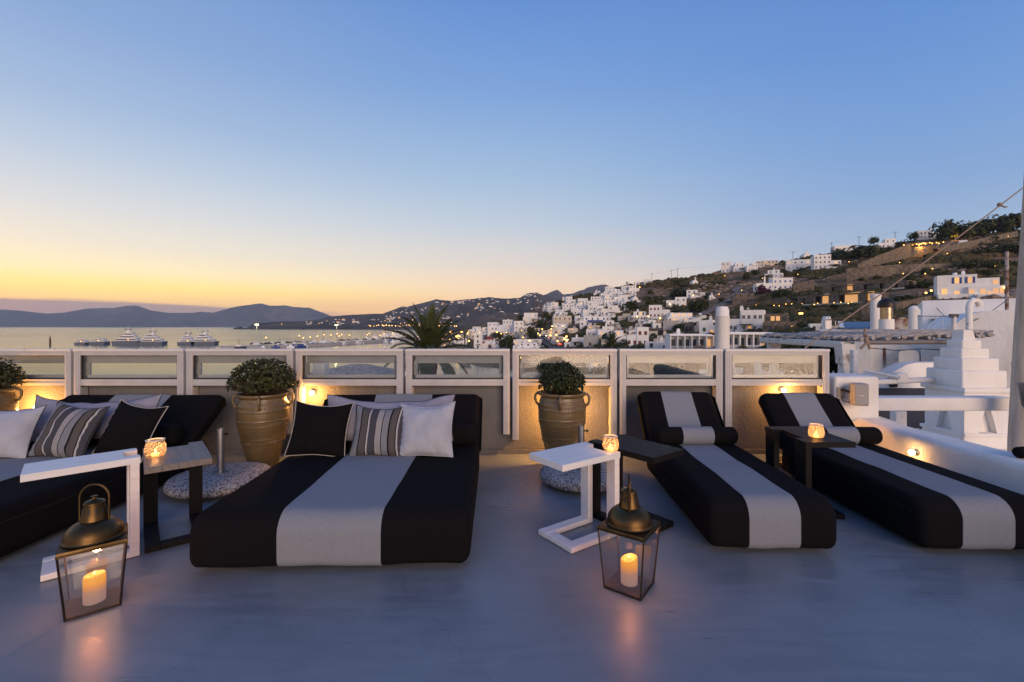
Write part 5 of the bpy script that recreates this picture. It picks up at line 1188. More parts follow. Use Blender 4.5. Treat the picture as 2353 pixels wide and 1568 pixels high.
# scrub and rocks strewn over the slope: too many to count
def strewn(n, m, name, smin, smax, pxr, rock, seed):
    g_ = random.Random(seed); b = MB(); base = []
    bm = bmesh.new(); bmesh.ops.create_icosphere(bm, subdivisions=1, radius=1); bm.verts.index_update(); bv = [q.co.copy() for q in bm.verts]; bf = [tuple(w_.index for w_ in q.verts) for q in bm.faces]; bm.free()
    k = 0
    while k < n:
        px = pxr[0] + (pxr[1] - pxr[0]) * g_.random(); c = column(px); q = g_.random() ** 1.3 * 4.2; i = int(q); py = c[i][0] + (c[i + 1][0] - c[i][0]) * (q - i)
        p = hill_z(px, py); d = noise.noise(p * .018 + Vector((seed, 0, 0)))
        if (d < -.05) if not rock else (d < -.15): k += .35; continue
        p.z += bump_z(p, p.y); s = g_.uniform(smin, smax) * (1 + p.y / 500); rx = g_.random() * 6
        M = Matrix.Translation(p) @ Matrix.Rotation(rx, 4, 'Z') @ Matrix.Diagonal((s * g_.uniform(.8, 1.5), s, s * (g_.uniform(.5, .9)), 1))
        vv = [x_ * (1 + .35 * noise.noise(x_ * 2.3 + Vector((k * 1.7, 0, 0)))) for x_ in bv]
        b.add(vv, bf, False, M); k += 1
    return stuff(b.obj(name, m))
strewn(7000, 'scrub', 'hillside_scrub', .5, 1.7, (1240, 2600), False, 3)
strewn(1800, 'rock', 'hillside_rocks', .35, 1.3, (1450, 2600), True, 8)

# ------------------------------------------------------------------ palms
def frond_mesh(seed, L_, nl=30, m='palm_leaf', droop=.55):
    g_ = random.Random(seed); b = MB(); pts = [Vector((L_ * q / 12 * (1 - .12 * (q / 12) ** 2), 0, L_ * (.30 * (q / 12) - droop * (q / 12) ** 2.2))) for q in range(13)]
    b.tube(pts, .02, 4, None, False, [.03 * L_ / 2.4 * (1 - q / 14) for q in range(13)])
    for k in range(nl):
        t_ = .12 + .88 * k / nl; i = min(11, int(t_ * 12)); p = pts[i].lerp(pts[i + 1], t_ * 12 - i); d = (pts[i + 1] - pts[i]).normalized(); ll = L_ * .17 * math.sin(math.pi * min(1, t_ * .75 + .22)) * g_.uniform(.85, 1.1)
        for s in (-1, 1):
            e = (d * .75 + Vector((0, s * .62, .28))).normalized() * ll + Vector((0, 0, -.10 * ll)); w_ = d * .075 * L_ / 2.4
            b.add([p - w_, p + e * .5 + w_ * .4, p + e, p + e * .5 - w_ * .8], [(0, 1, 2, 3)])
    return b.mesh('frond', m)
def palm(base, top, L_, label, n, seed, trunk_r=.3, full=True):
    t = thing('palm_tree', label, 'palm', base, 0, 'palm trees'); g_ = random.Random(seed); h = top - base
    fm = [frond_mesh(seed + k, L_, droop=.16 + .17 * k) for k in range(4)]
    MB().tube([(0, 0, 0), h * .5, h * .82, h * .94, h * 1.0, h + Vector((0, 0, .35))], trunk_r, 12, None, False, [trunk_r * 1.1, trunk_r, trunk_r * 1.1, trunk_r * 1.55, trunk_r * 1.5, trunk_r * .5]).obj('trunk', 'palm_trunk', t)
    for k in range(n):
        e = R(-42 + 110 * (k / n) ** .72); a = k * 2.39996 + g_.uniform(-.2, .2); q = put(fm[0 if e > .9 else (1 if e > .35 else (2 if e > -.1 else 3))], 'frond', t)
        s_ = g_.uniform(.85, 1.08); q.matrix_local = Matrix.Translation(h + Vector((0, 0, .15))) @ Matrix.Rotation(a, 4, 'Z') @ Matrix.Rotation(-e, 4, 'Y') @ Matrix.Scale(s_, 4)
PY = 33; palm(P(985, HY + 12.5 * FPX / PY, PY), P(985, 822, PY), 4.2, 'large palm rising behind the windscreens near the harbour', 54, 50, .42)
PY = 75; pt = P(1406, 800, PY); palm(Vector((pt.x, PY, pt.z - 6)), pt, 3.0, 'second palm, peeping over the windscreen right of the smaller pot', 46, 60, .3)
pt = hill_z(1441, 668); palm(pt, pt + Vector((0, 0, 6.2)), 2.6, 'tiny palm on the ridge above the white cubes', 20, 70, .3)
pt = hill_z(1238, 742); palm(pt, pt + Vector((0, 0, 5)), 2.6, 'tiny palm by the glowing yellow terrace', 20, 71, .3)
pt = hill_z(1068, 800); palm(pt, pt + Vector((0, 0, 6)), 3, 'small palm on the quay right of the large palm', 24, 72, .3)

# ------------------------------------------------------------------ street lamps, utility poles
LP = MB().cyl(.07, 0, 1, 6).mesh('pole', 'pole_wood'); GL = MB().ball((0, 0, 0), 1, 10).mesh('globe', 'lamp_glow')
def slamp(p, h, r, label, grp='street lamps of the town', m=None):
    t = thing('street_lamp', label, 'street lamp', p, 0, grp); put(LP, 'pole', t, (0, 0, 0), (0, 0, 0), (1, 1, h)); put(GL if m is None else m, 'globe', t, (0, 0, h + r * .8), (0, 0, 0), (r, r, r))
for px, py, lab in ((1170, 796, 'bright yellow lamp before the big round tree'), (1281, 800, 'lamp at the lower end of the harbour road'), (1167, 760, 'lamp on the broad waterfront house'), (1539, 711, 'white lamp right of the red-windowed house'), (1517, 746, 'orange lamp in front of the clipped hedge'),
                    (1470, 668, 'lamp at the ridge right of the white cubes'), (1440, 689, 'lamp mid-slope above the dark trees'), (1593, 690, 'lamp under the large dark tree'), (1464, 741, 'lamp below the row of arches'), (1490, 741, 'second lamp below the row of arches'), (1336, 706, 'lamp in the upper town'), (1838, 744, 'paired lamp left of the dark tree'), (1843, 744, 'paired lamp right one at the dark tree'),
                    (2128, 696, 'path lamp left of the shuttered house'), (2140, 690, 'upper path lamp left of the shuttered house'), (2308, 684, 'lamp at the right corner of the shuttered wing'), (2332, 512, 'lamp on the ridge near the mast'), (1246, 768, 'lamp halfway up the harbour road'), (1262, 776, 'lamp in front of the warm lit roadside house'), (1091, 797, 'white lamp at the quay by the narrow house')):
    p = hill_z(px, py); slamp(p, 2.6, .33 * (p.y / 200) ** .4, lab)
for k in range(26):
    px = g.uniform(1080, 1330); p = hill_z(px, g.uniform(765, 802)); slamp(p, g.uniform(2.4, 5), g.uniform(.22, .4), 'small warm lamp in the harbour quarter', 'small warm lamps of the harbour')
for k in range(30):
    px = g.uniform(955, 1085); p = hill_z(px, g.uniform(770, 801)); slamp(p, g.uniform(3, 6), g.uniform(.3, .55), 'small warm lamp on the quay behind the palm', 'small warm lamps on the quay')
for k in range(18):
    px = 1738 + k * 13 + g.uniform(-4, 4); p = hill_z(px, 707 - k * .35 + g.uniform(-2, 2)); slamp(p, .7, .16, 'tiny amber garden light among the shrubs below the lit villa', 'garden lights below the villas')
for k in range(16):
    px = g.uniform(1480, 2320); c = column(px); p = hill_z(px, g.uniform(c[0][0] + 10, c[2][0])); slamp(p, 1.6, .22, 'small amber lamp on the brown slope', 'amber lamps on the slope')
for k in range(12):
    px = 1195 + k * 13 + g.uniform(-4, 4); p = hill_z(px, g.uniform(836, 850)); slamp(p, 3, .22, 'small warm lamp of the inner quay, seen through the glass', 'warm lamps of the inner quay')
for k in range(34):
    px = 846 + k * 6.2 + g.uniform(-2, 2); Y = 1760; slamp(Vector((XZ(px, Y), Y, SEA + .5)), 14 + g.uniform(-2, 3), g.uniform(1.0, 1.9), 'tiny lamp in the row along the far shore', 'row of lamps along the far shore')
for k in range(12):
    px = g.uniform(600, 960); p = on_hill(px, g.uniform(736, 748), (BH, BL))
    if p: slamp(p, 4, 1.2, 'tiny light on the low headland', 'tiny lights on the low headland')
GG = MB().rbox(-1.1, 1.1, -.3, .3, -.3, .3, .1, 2).mesh('floodlight', 'lamp_green')
for px, lab in ((590, 'tall floodlight mast on the mole, left one'), (773, 'tall floodlight mast on the mole, right one')):
    p = mole_pt(px); t = thing('floodlight_mast', lab, 'light mast', p, 0, 'floodlight masts on the mole'); MB().cyl(.22, 0, 13, 8, None, .14).obj('pole', 'grey_far', t); put(GG, 'floodlight', t, (0, 0, 13.2))
    point('flood_light', (0, -1.5, 12.4), 800, (1, .85, .4), .6, t)
for px, py, lab in ((1498, 647, 'first utility pole from the left on the ridge'), (1543, 641, 'utility pole with crossarm left of the bare slope'), (1557, 637, 'thin utility pole on the bare slope'), (1822, 600, 'utility pole above the garden wall house'), (1974, 566, 'utility pole right of the low skyline house'), (2057, 556, 'tall utility pole near the upper skyline house'), (1911, 580, 'utility pole beside the dark trees')):
    p = hill_z(px, py); t = thing('utility_pole', lab, 'utility pole', p, 0, 'utility poles along the ridge'); hh = 8
    MB().cyl(.16, -1, hh, 6).obj('pole', 'pole_wood', t); MB().box(-1.3, 1.3, -.08, .08, hh - .7, hh - .5).obj('crossarm', 'pole_wood', t)
pts_ = [hill_z(a, c) + Vector((0, 0, 7.4)) for a, c in ((1498, 647), (1543, 641), (1557, 637), (1822, 600), (1911, 580), (1974, 566), (2057, 556))]
w_b = MB()
for a, c in zip(pts_, pts_[1:]): w_b.tube([a.lerp(c, q / 8) - Vector((0, 0, (a - c).length * .02 * math.sin(math.pi * q / 8))) for q in range(9)], .035, 4)
tag(w_b.obj('power_line', 'rubber_black'), 'sagging power line strung between the ridge poles', 'power line')

# ------------------------------------------------------------------ boats and the mole
def yacht(px, wpx, hpx, label, domes=2, flip=1):
    p = mole_pt(px, .01); Y = 345; p = Vector((XZ(px, Y), Y, SEA)); s = Y / FPX; L_ = wpx * s; Hh = hpx * s + 1.0
    t = thing('yacht', label, 'yacht', p, 0, 'motor yachts moored at the mole'); k = L_ / 2; hz = Hh * (.20 if hpx > 20 else .42)
    def hull(z0, z1, a0, a1, wid): return [(-k * a0, z0), (k * a0 * .96, z0), (k * a1, z1), (-k * a1, z1)]
    MB().prism([(-k * .92, -.5), (k * .90, -.5), (k, hz), (-k * 1.0, hz * .9)], -2.6, 2.6).obj('hull', 'yacht_hull', t)
    z0 = hz; a = .80
    for d in range(3 if hpx > 20 else (2 if hpx > 9 else 1)):
        dh = Hh * (.125 if hpx > 20 else .20); sh = flip * k * .07 * d
        MB().prism([(-k * a + sh, z0), (k * a + sh, z0), (k * (a - .10) + sh, z0 + dh), (-k * (a - .22 * (1 if flip > 0 else .5)) + sh, z0 + dh)], -2.2 + d * .25, 2.2 - d * .25).obj('deck', 'boat_white', t)
        MB().prism([(-k * (a - .08) + sh, z0 + dh * .28), (k * (a - .06) + sh, z0 + dh * .28), (k * (a - .10) + sh, z0 + dh * .72), (-k * (a - .14) + sh, z0 + dh * .72)], -2.24 + d * .25, -2.2 + d * .25).obj('window_band', 'boat_dark', t)
        MB().box(-k * a + sh, k * (a + .04) + sh, -2.3 + d * .25, 2.3 - d * .25, z0 + dh, z0 + dh + .12).obj('roof_deck', 'boat_white', t)
        z0 += dh + .12; a -= .22
    if hpx > 20:
        MB().box(-k * .10, k * .10, -.5, .5, z0, z0 + Hh * .10).cyl(.14, z0, Hh, 8, None, .07).box(-1.7, 1.7, -.1, .1, z0 + Hh * .08, z0 + Hh * .11).obj('mast', 'boat_white', t)
        for q in (-1, 1): MB().ball((q * 1.7, 0, z0 + Hh * .17), .95, 12).obj('radar_dome', 'grey_far', t)
    else:
        MB().cyl(.08, z0, Hh, 6).box(-1, 1, -.1, .1, Hh - .5, Hh - .35).obj('mast', 'boat_dark', t)
    put(GL, 'deck_light', t, (k * .2, -2.5, hz + .8), (0, 0, 0), (.22, .22, .22))
yacht(190, 26, 10, 'smallest low motor yacht at the far left of the moored row'); yacht(229, 36, 14, 'low motor yacht left of the biggest one'); yacht(294, 64, 43, 'biggest white motor yacht with tall mast and twin domes'); yacht(351, 58, 36, 'white motor yacht right of the biggest one', 2, -1)
yacht(432, 40, 31, 'motor yacht with twin domes, left of the right pair', 2, -1); yacht(471, 56, 37, 'rightmost motor yacht with high wheelhouse', 2, -1)
def sailboat(px, h, label, w_=18, col='boat_dark', Y=None):
    p = mole_pt(px, -.03); p.z = SEA; t = thing('sailing_boat', label, 'boat', p, 0, 'masted boats along the mole'); k = w_ * p.y / FPX / 2
    MB().prism([(-k, 1.9), (k, 1.9), (k * .8, -.3), (-k * .75, -.3)], -1.3, 1.3).obj('hull', col, t); MB().box(-k * .3, k * .4, -.9, .9, 1.9, 2.9).obj('cabin', 'boat_white', t)
    MB().tube([(0, 0, 1.5), (.3, 0, h * p.y / FPX)], .12, 6, None, False, [.14, .07]).tube([(k * .9, 0, 2), (.28, 0, h * p.y / FPX * .95)], .03, 4).obj('mast', 'pole_wood', t)
sailboat(548, 26, 'dark boat with a leaning mast at the tip of the mole', 34); sailboat(742, 42, 'grey boat with a tall mast mid-mole', 40, 'grey_far'); sailboat(885, 36, 'small masted boat near the quay buildings', 14)
sailboat(640, 20, 'thin-masted boat right of the left floodlight', 14); sailboat(677, 18, 'thin-masted boat among the parked cars of the mole', 14); sailboat(714, 20, 'thin-masted boat left of the grey boat', 14)
cm = [MB().rbox(-2, 2, -.85, .85, .2, .9, .2, 2).rbox(-1.2, 1.1, -.75, .75, .85, 1.45, .2, 2).mesh('parked_car', m_) for m_ in ('car_paint', 'boat_white', 'win_dark')]
for k in range(64):
    px = g.uniform(575, 900); o = put(cm[g.randrange(3)], 'parked_car', None, mole_pt(px, g.uniform(.005, .045)), (0, 0, g.uniform(-.3, .3))); tag(o, 'tiny parked car in the rows along the mole', 'car', 'cars parked along the mole')
bm_ = [MB().prism([(-2.6, 1), (2.6, 1.2), (2, -.2), (-2.2, -.2)], -.9, .9).box(-.9, .7, -.7, .7, 1.0, 2.2).mesh('small_boat', m_) for m_ in ('boat_white', 'boat_white', 'win_blue')]
for k in range(30):
    p = mole_pt(g.uniform(590, 930), -.035 - g.random() * .05); p.z = SEA; o = put(bm_[g.randrange(3)], 'small_boat', None, p, (0, 0, g.uniform(-.8, .8))); tag(o, 'little boat moored inside the harbour mole', 'boat', 'little boats inside the mole')
for k in range(16):
    p = mole_pt(g.uniform(600, 940), .03); slamp(p, g.uniform(3, 6), .35, 'small lamp on the mole', 'small lamps on the mole')
for px, w_, h_, lab in ((862, 12, 8, 'small dark quay kiosk at the mole'), (884, 18, 11, 'white quay building with lit front, left'), (905, 22, 12, 'white quay building with an orange lit porch'), (925, 20, 13, 'white quay building next to the palm'), (842, 10, 6, 'low hut on the mole')):
    p = mole_pt(px, .02); house(px - w_ / 2, px + w_ / 2, HY + (CAMZ - p.z) * FPX / p.y - h_, HY + (CAMZ - p.z) * FPX / p.y, lab, form='box', lit=.7, Y=p.y, sink=1, group='quay buildings on the mole', cat='quay building')
bc = thing('beacon', 'dark beacon post standing in the sea at left', 'beacon', Vector((XZ(115, 340), 340, SEA)), 0); MB().cyl(.6, -1, 4, 10).obj('pile', 'pole_wood', bc); MB().cyl(.35, 4, 6.2, 8).box(-.9, .9, -.2, .2, 4.6, 4.9).cyl(.15, 6.2, 7.3, 6).obj('light_frame', 'pole_wood', bc)
for px, py, w_, lab in ((1212, 842, 30, 'round white excursion boat in the inner harbour'), (1070, 838, 26, 'dark wooden boat moored in the inner harbour'), (1130, 832, 22, 'small white boat moored in the inner harbour')):
    Y = 14 * FPX / (py - HY); s = Y / FPX * w_ / 2; t = thing('harbour_boat', lab, 'boat', (XZ(px, Y), Y, SEA), .1, 'boats in the inner harbour')
    MB().prism([(-s, 1.3), (s, 1.5), (s * .75, -.3), (-s * .8, -.3)], -1.2, 1.2).obj('hull', 'boat_dark' if 'dark' in lab else 'boat_white', t); MB().box(-s * .6, s * .5, -1, 1, 1.4, 2.6).obj('cabin', 'boat_white', t); MB().box(-s * .55, s * .45, -1.03, -1, 1.8, 2.3).obj('window_band', 'win_lit', t)

# ================================================================== neighbouring roofs on the right
def nb(name, label, cat, group=None, loc=(0, 0, 0), rz=0): return thing(name, label, cat, loc, rz, group)
t = nb('neighbour_roof', 'white flat neighbouring roof under the stepped chimney', 'roof')
MB().rbox(4.30, 9.6, 5.72, 8.1, -3, -.36, .05, 3).obj('slab', 'whitewash', t)
# stepped chimney
CY0 = 6.9; cx0 = XZ(2216, CY0); kx_ = CY0 / FPX
t = nb('stepped_chimney', 'white stepped pyramid chimney with two niches', 'chimney', None, (cx0, CY0, 0))
def tier(wl, wr, yb, yt, dp0, name, r=.018, y0=0.0):     # wl: left shift of the corner, wr: right end (pixels), heights in pixels
    zb, zt_ = ZZ(yb, CY0), ZZ(yt, CY0)
    MB().rbox(wl * kx_, wr * kx_, y0, dp0, zb, zt_, r, 3).obj(name, 'whitewash', t)
tier(0, 113, 1045, 1003, .72, 'base'); tier(-3, 117, 1004, 996, .74, 'ledge', .008, -.03)
# body with two pointed niches
w0, w1, zb, zt_ = 0, 111 * kx_, ZZ(997, CY0), ZZ(902, CY0)
def niche_face(W_, z0, z1, nc, nw, nh, depthn):
    "front sheet with a pointed recess"
    b = MB(); k = 8; L_ = [(nc - nw * (1 - q / k) ** .75 / 1, z0 + nh * q / k) for q in range(k + 1)]; Rr = [(2 * nc - a, c) for a, c in reversed(L_[:-1])]
    out = L_ + Rr; loop = [(0, z0)] + out + [(W_, z0), (W_, z1), (0, z1)]
    v = [(a, 0, c) for a, c in loop]; f = []
    n_ = len(out); mid = k
    top = len(loop) - 2; tl = len(loop) - 1
    for i in range(1, mid + 1): f.append((0 if i == 1 else tl, i, i + 1)) if False else None
    fl_ = [0] + list(range(1, mid + 2)) + [tl]; fr_ = list(range(mid + 1, n_ + 1)) + [n_ + 1, top, tl]
    f = [tuple(fl_), tuple(fr_)]
    o = len(v); v += [(a, depthn, c) for a, c in out]
    for i in range(n_ - 1): f.append((1 + i, o + i, o + i + 1, 2 + i))
    f.append(tuple(o + i for i in range(n_)))
    return b.add(v, f)
Wb = w1 - w0
nf = niche_face(Wb, zb, zt_, Wb * .49, Wb * .19, (zt_ - zb) * .72, .10); db = .66
nf.add([(0, db, zb), (Wb, db, zb), (Wb, db, zt_), (0, db, zt_), (Wb, 0, zb), (Wb, 0, zt_)], [(0, 3, 2, 1), (4, 1, 2, 5)])
nl_ = niche_face(db, zb, zt_, db * .5, db * .20, (zt_ - zb) * .72, .10); Ml = Matrix(((0, 1, 0, 0), (-1, 0, 0, db), (0, 0, 1, 0), (0, 0, 0, 1)))
nf.add(nl_.v, nl_.f, False, Ml); nf.obj('body', 'whitewash', t)
tier(-4, 118, 903, 892, .72, 'ledge', .01, -.035); tier(-1, 103, 893, 853, .64, 'tier', .022, .02); tier(6, 93, 854, 825, .56, 'tier', .022, .07); tier(12, 78, 826, 802, .49, 'tier', .022, .12)
tier(20, 66, 803, 783, .43, 'tier', .022, .16)
MB().frus(26 * kx_, 56 * kx_, .19, .39, ZZ(784, CY0), ZZ(759, CY0), .03, .02).obj('tier', 'whitewash', t)
# beam, navy canvas, weathered timbers, curved wall
t = nb('white_beam', 'white plastered beam joining the wall block and stepped chimney', 'beam'); MB().rbox(4.255, cx0 + .10, 6.30, 6.55, ZZ(945, 6.3), ZZ(915, 6.3), .02, 3).obj('beam', 'stucco', t)
t = nb('navy_canvas', 'dark navy canvas panel behind the white beam', 'canvas'); Yc = 9.2
MB().add([(XZ(2018, Yc), Yc, ZZ(893, Yc)), (XZ(2150, Yc), Yc, ZZ(891, Yc)), (XZ(2150, Yc), Yc, ZZ(985, Yc)), (XZ(2018, Yc), Yc, ZZ(985, Yc))] + [(XZ(2018, Yc), Yc + .03, ZZ(893, Yc)), (XZ(2150, Yc), Yc + .03, ZZ(891, Yc)), (XZ(2150, Yc), Yc + .03, ZZ(985, Yc)), (XZ(2018, Yc), Yc + .03, ZZ(985, Yc))],
         [(0, 1, 2, 3), (7, 6, 5, 4), (0, 4, 5, 1), (1, 5, 6, 2), (2, 6, 7, 3), (3, 7, 4, 0)]).obj('sheet', 'navy_canvas', t)
t = nb('timber_trellis', 'small weathered white timber trellis in front of the navy canvas', 'trellis'); Yt = 7.4
MB().tube([P(1985, 880, Yt), P(2150, 872, Yt)], .045, 8).obj('rail', 'weathered_white', t); MB().tube([P(1985, 852, Yt + .3), P(2070, 868, Yt - .1)], .03, 6).obj('rail', 'weathered_white', t)
MB().rbox(XZ(2056, Yt), XZ(2082, Yt), Yt - .05, Yt + .12, ZZ(880, Yt), ZZ(858, Yt), .02, 2).obj('post_head', 'weathered_white', t); MB().rbox(XZ(2056, Yt), XZ(2081, Yt), Yt - .03, Yt + .1, ZZ(990, Yt), ZZ(945, Yt), .01, 2).obj('post', 'weathered_white', t)
MB().tube([P(1990, 952, Yt), P(2060, 975, Yt)], .04, 6).obj('rail', 'weathered_white', t)
def curved_wall():
    Y = 8.4; pts = [(1990, 892), (1990, 866), (2008, 862), (2030, 860), (2050, 856), (2068, 847), (2085, 838), (2105, 834), (2190, 833), (2190, 892)]
    return MB().prism([(XZ(a, Y), ZZ(c, Y)) for a, c in pts], Y, Y + .3)
t = nb('curved_wall', 'greyish white wall with an S-curved top', 'wall'); curved_wall().obj('wall', 'whitewash', t); MB().rbox(XZ(2041, 8.4), XZ(2058, 8.4), 8.33, 8.4, ZZ(890, 8.4), ZZ(865, 8.4), .03, 3).obj('bulkhead_lamp', 'dark_cap', t)
# white houses close by
def front(px0, px1, Y, deg, name, label, cat='house', group='white houses next door'):
    "a house front turned towards the terrace; returns the thing, its width and a map from picture columns to local x"
    r = R(deg); X = XZ(px0, Y); t = nb(name, label, cat, group, (X, Y, 0), -r)
    fx = lambda px: ((px - CX) / FPX * Y - X) / (math.cos(r) + (px - CX) / FPX * math.sin(r))
    fy = lambda px: Y - fx(px) * math.sin(r)
    return t, fx(px1), fx, (lambda px, py: ZZ(py, fy(px)))
t, wd, fx, fz = front(2192, 2480, 12.4, 36, 'vaulted_house', 'large white house with a barrel vault behind the stepped chimney')
zs_, zt2 = fz(2192, 762), fz(2300, 713)
MB().prism([(0, -4), (0, zs_)] + [(fx(2290) * (1 - math.cos(R(q))), zs_ + (zt2 - zs_) * math.sin(R(q))) for q in range(8, 91, 8)] + [(wd, zt2), (wd, -4)], 0, 6).obj('wall', 'whitewash', t)
t, wd, fx, fz = front(2120, 2338, 16.5, 40, 'white_block_house', 'tall plain white house with one small window behind the vault')
flat_block(0, wd, 0, 6, -6, fz(2120, 699), .12).obj('wall', 'whitewash', t)
put(WM['win_dark'], 'window', t, (fx(2149), 0, fz(2149, 752)), (0, 0, 0), (.16, 1, .28)); MB().box(fx(2138), fx(2145), -.05, 0, fz(2140, 754), fz(2140, 733)).obj('shutter', 'grey_far', t)
t, wd, fx, fz = front(1963, 2260, 14.5, 38, 'low_white_house', 'white house wall with a rust stain behind the pergola')
MB().box(0, fx(2001), -.25, 5, -5, fz(1963, 772)).box(fx(2001), wd, 0, 5, -5, fz(2001, 778)).obj('wall', 'whitewash', t)
r_ = (fx(2110) - fx(2064)) / 2; xc = fx(2064) + r_; zc = fz(2087, 815)
MB().prism([(xc - r_, -5), (xc - r_, zc)] + [(xc - r_ * math.cos(R(q)), zc + r_ * .8 * math.sin(R(q))) for q in range(15, 166, 15)] + [(xc + r_, zc), (xc + r_, -5)], -.4, -.004).obj('round_buttress', 'whitewash', t)
zc = fz(2130, 808); a_ = fx(2114); b2 = fx(2150)
MB().prism([(a_, -5), (a_, zc)] + [(a_ + (b2 - a_) * (1 - math.cos(R(q))), zc + .22 * math.sin(R(q))) for q in range(10, 91, 16)] + [(wd, zc + .22), (wd, -5)], -.3, -.003).obj('vault', 'whitewash', t)
MB().box(fx(2029), fx(2036), -.012, -.003, fz(2032, 864), fz(2032, 800)).obj('rust_stain', 'rusty_brown', t)
MB().rbox(fx(2024), fx(2042), -.06, -.004, fz(2032, 874), fz(2032, 857), .01, 2).obj('vent_box', 'rusty_brown', t)
# chimneys and vents
def round_chim(px, w, yt, yb, Y, label, taper=True):
    t = nb('round_chimney', label, 'chimney', 'round chimneys and vents next door', (XZ(px, Y), Y, 0)); r = w / 2 * Y / FPX * .93; zt_, zb_ = ZZ(yt, Y), ZZ(yb, Y)
    MB().lathe([(r, zb_), (r, zt_ - r * 1.4), (r * 1.02, zt_ - r * 1.38)], 28).obj('shaft', 'whitewash', t)
    MB().lathe([(r * .93, zt_ - r * 1.38), (r * .93, zt_ - r * .55), (r * .78, zt_ - .02), (r * .70, zt_)], 28).obj('head', 'whitewash', t)
round_chim(1660, 33, 705, 900, 10, 'fat round white chimney rising behind the windscreens')
t = nb('vent_pipe', 'plain white vent pipe left of the metal hood', 'vent', 'round chimneys and vents next door', (XZ(2012, 13), 13, 0)); MB().cyl(.12, ZZ(762, 13), ZZ(683, 13), 20).lathe([(.13, ZZ(684, 13)), (.135, ZZ(677, 13)), (.12, ZZ(676, 13))], 20).obj('pipe', 'whitewash', t)
Y = 12; t = nb('metal_hood_vent', 'steel vent drum with a dark mushroom hood', 'vent', 'round chimneys and vents next door', (XZ(2037, Y), Y, 0)); q = Y / FPX
MB().cyl(14.5 * q, ZZ(772, Y), ZZ(734, Y), 24).obj('base', 'whitewash', t); MB().cyl(12 * q, ZZ(734, Y), ZZ(704, Y), 24).obj('drum', 'steel_hood', t)
MB().lathe([(17 * q, ZZ(707, Y))] + [(17.5 * q * math.cos(R(a)), ZZ(703, Y) + 18 * q * math.sin(R(a))) for a in (0, 20, 40, 60, 80)], 24).obj('hood', 'dark_cap', t)
Y = 13; t = nb('arched_panel', 'round-topped panel with a rust patch beside the steel vent', 'panel', None, (XZ(2075, Y), Y, 0)); q = Y / FPX
MB().prism([(-19 * q, ZZ(770, Y)), (-19 * q, ZZ(745, Y))] + [(-19 * q * math.cos(R(a)), ZZ(745, Y) + 16 * q * math.sin(R(a))) for a in range(15, 180, 15)] + [(19 * q, ZZ(745, Y)), (19 * q, ZZ(770, Y))], 0, .1).obj('panel', 'rusty_brown', t)
Y = 12.4; t = nb('hooded_pipe', 'white pipe with a round hooded head', 'vent', 'round chimneys and vents next door', (XZ(2098, Y), Y, 0)); q = Y / FPX
MB().cyl(8 * q, ZZ(775, Y), ZZ(712, Y), 18).obj('pipe', 'whitewash', t); MB().ball((2 * q, 0, ZZ(712, Y)), 9.5 * q, 16).box(2 * q, 12 * q, -.08, .08, ZZ(724, Y), ZZ(712, Y)).obj('hood', 'whitewash', t)
Y = 11.3; t = nb('bent_pipe', 'white pipe bent over at the top like a walking stick', 'vent', 'round chimneys and vents next door', (XZ(2227, Y), Y, 0)); q = Y / FPX
MB().tube([(0, 0, ZZ(800, Y)), (0, 0, ZZ(705, Y)), (3 * q, 0, ZZ(696, Y)), (10 * q, 0, ZZ(690, Y)), (18 * q, 0, ZZ(691, Y)), (23 * q, 0, ZZ(697, Y)), (24 * q, 0, ZZ(705, Y))], 6.2 * q, 14).obj('pipe', 'whitewash', t)
MB().prism([(8 * q, ZZ(690, Y)), (15 * q, ZZ(679, Y)), (24 * q, ZZ(690, Y))], -.06, .06).obj('cowl', 'grey_far', t)
Y = 40; t = nb('twin_chimney', 'small white twin-topped chimney under the rope', 'chimney', None, (XZ(1904, Y), Y, 0)); q = Y / FPX
MB().box(-7 * q, 7 * q, 0, .5, ZZ(756, Y), ZZ(736, Y)).prism([(-7 * q, ZZ(736, Y)), (0, ZZ(736, Y)), (-3.5 * q, ZZ(727, Y))], 0, .5).prism([(0, ZZ(736, Y)), (7 * q, ZZ(736, Y)), (3.5 * q, ZZ(727, Y))], 0, .5).obj('body', 'whitewash', t)
for a in (-3.5, 3.5): MB().cyl(1.6 * q, -.02, .1, 10, Matrix.Translation((a * q, 0, ZZ(735, Y))) @ Matrix.Rotation(R(90), 4, 'X')).obj('smoke_hole', 'win_dark', t)
t, wd, fx, fz = front(1885, 2090, 24, 34, 'blue_roof_house', 'white low house with a slanted blue roof')
MB().box(0, wd, 0, 4, -6, fz(1885, 757)).obj('wall', 'whitewash', t)
xa, xb, z0 = fx(1940), fx(2070), fz(1950, 756); MB().prism([(-.15, z0), (2.4, z0 + .32), (2.4, z0 + .38), (-.15, z0 + .06)], xa, xb, 'x').obj('roof', 'blue_roof', t)
MB().prism([(-.15, z0 + .06), (2.4, z0 + .38), (2.4, z0 + .42), (-.15, z0 + .10)], xa - .2, xa, 'x').obj('verge', 'whitewash', t)
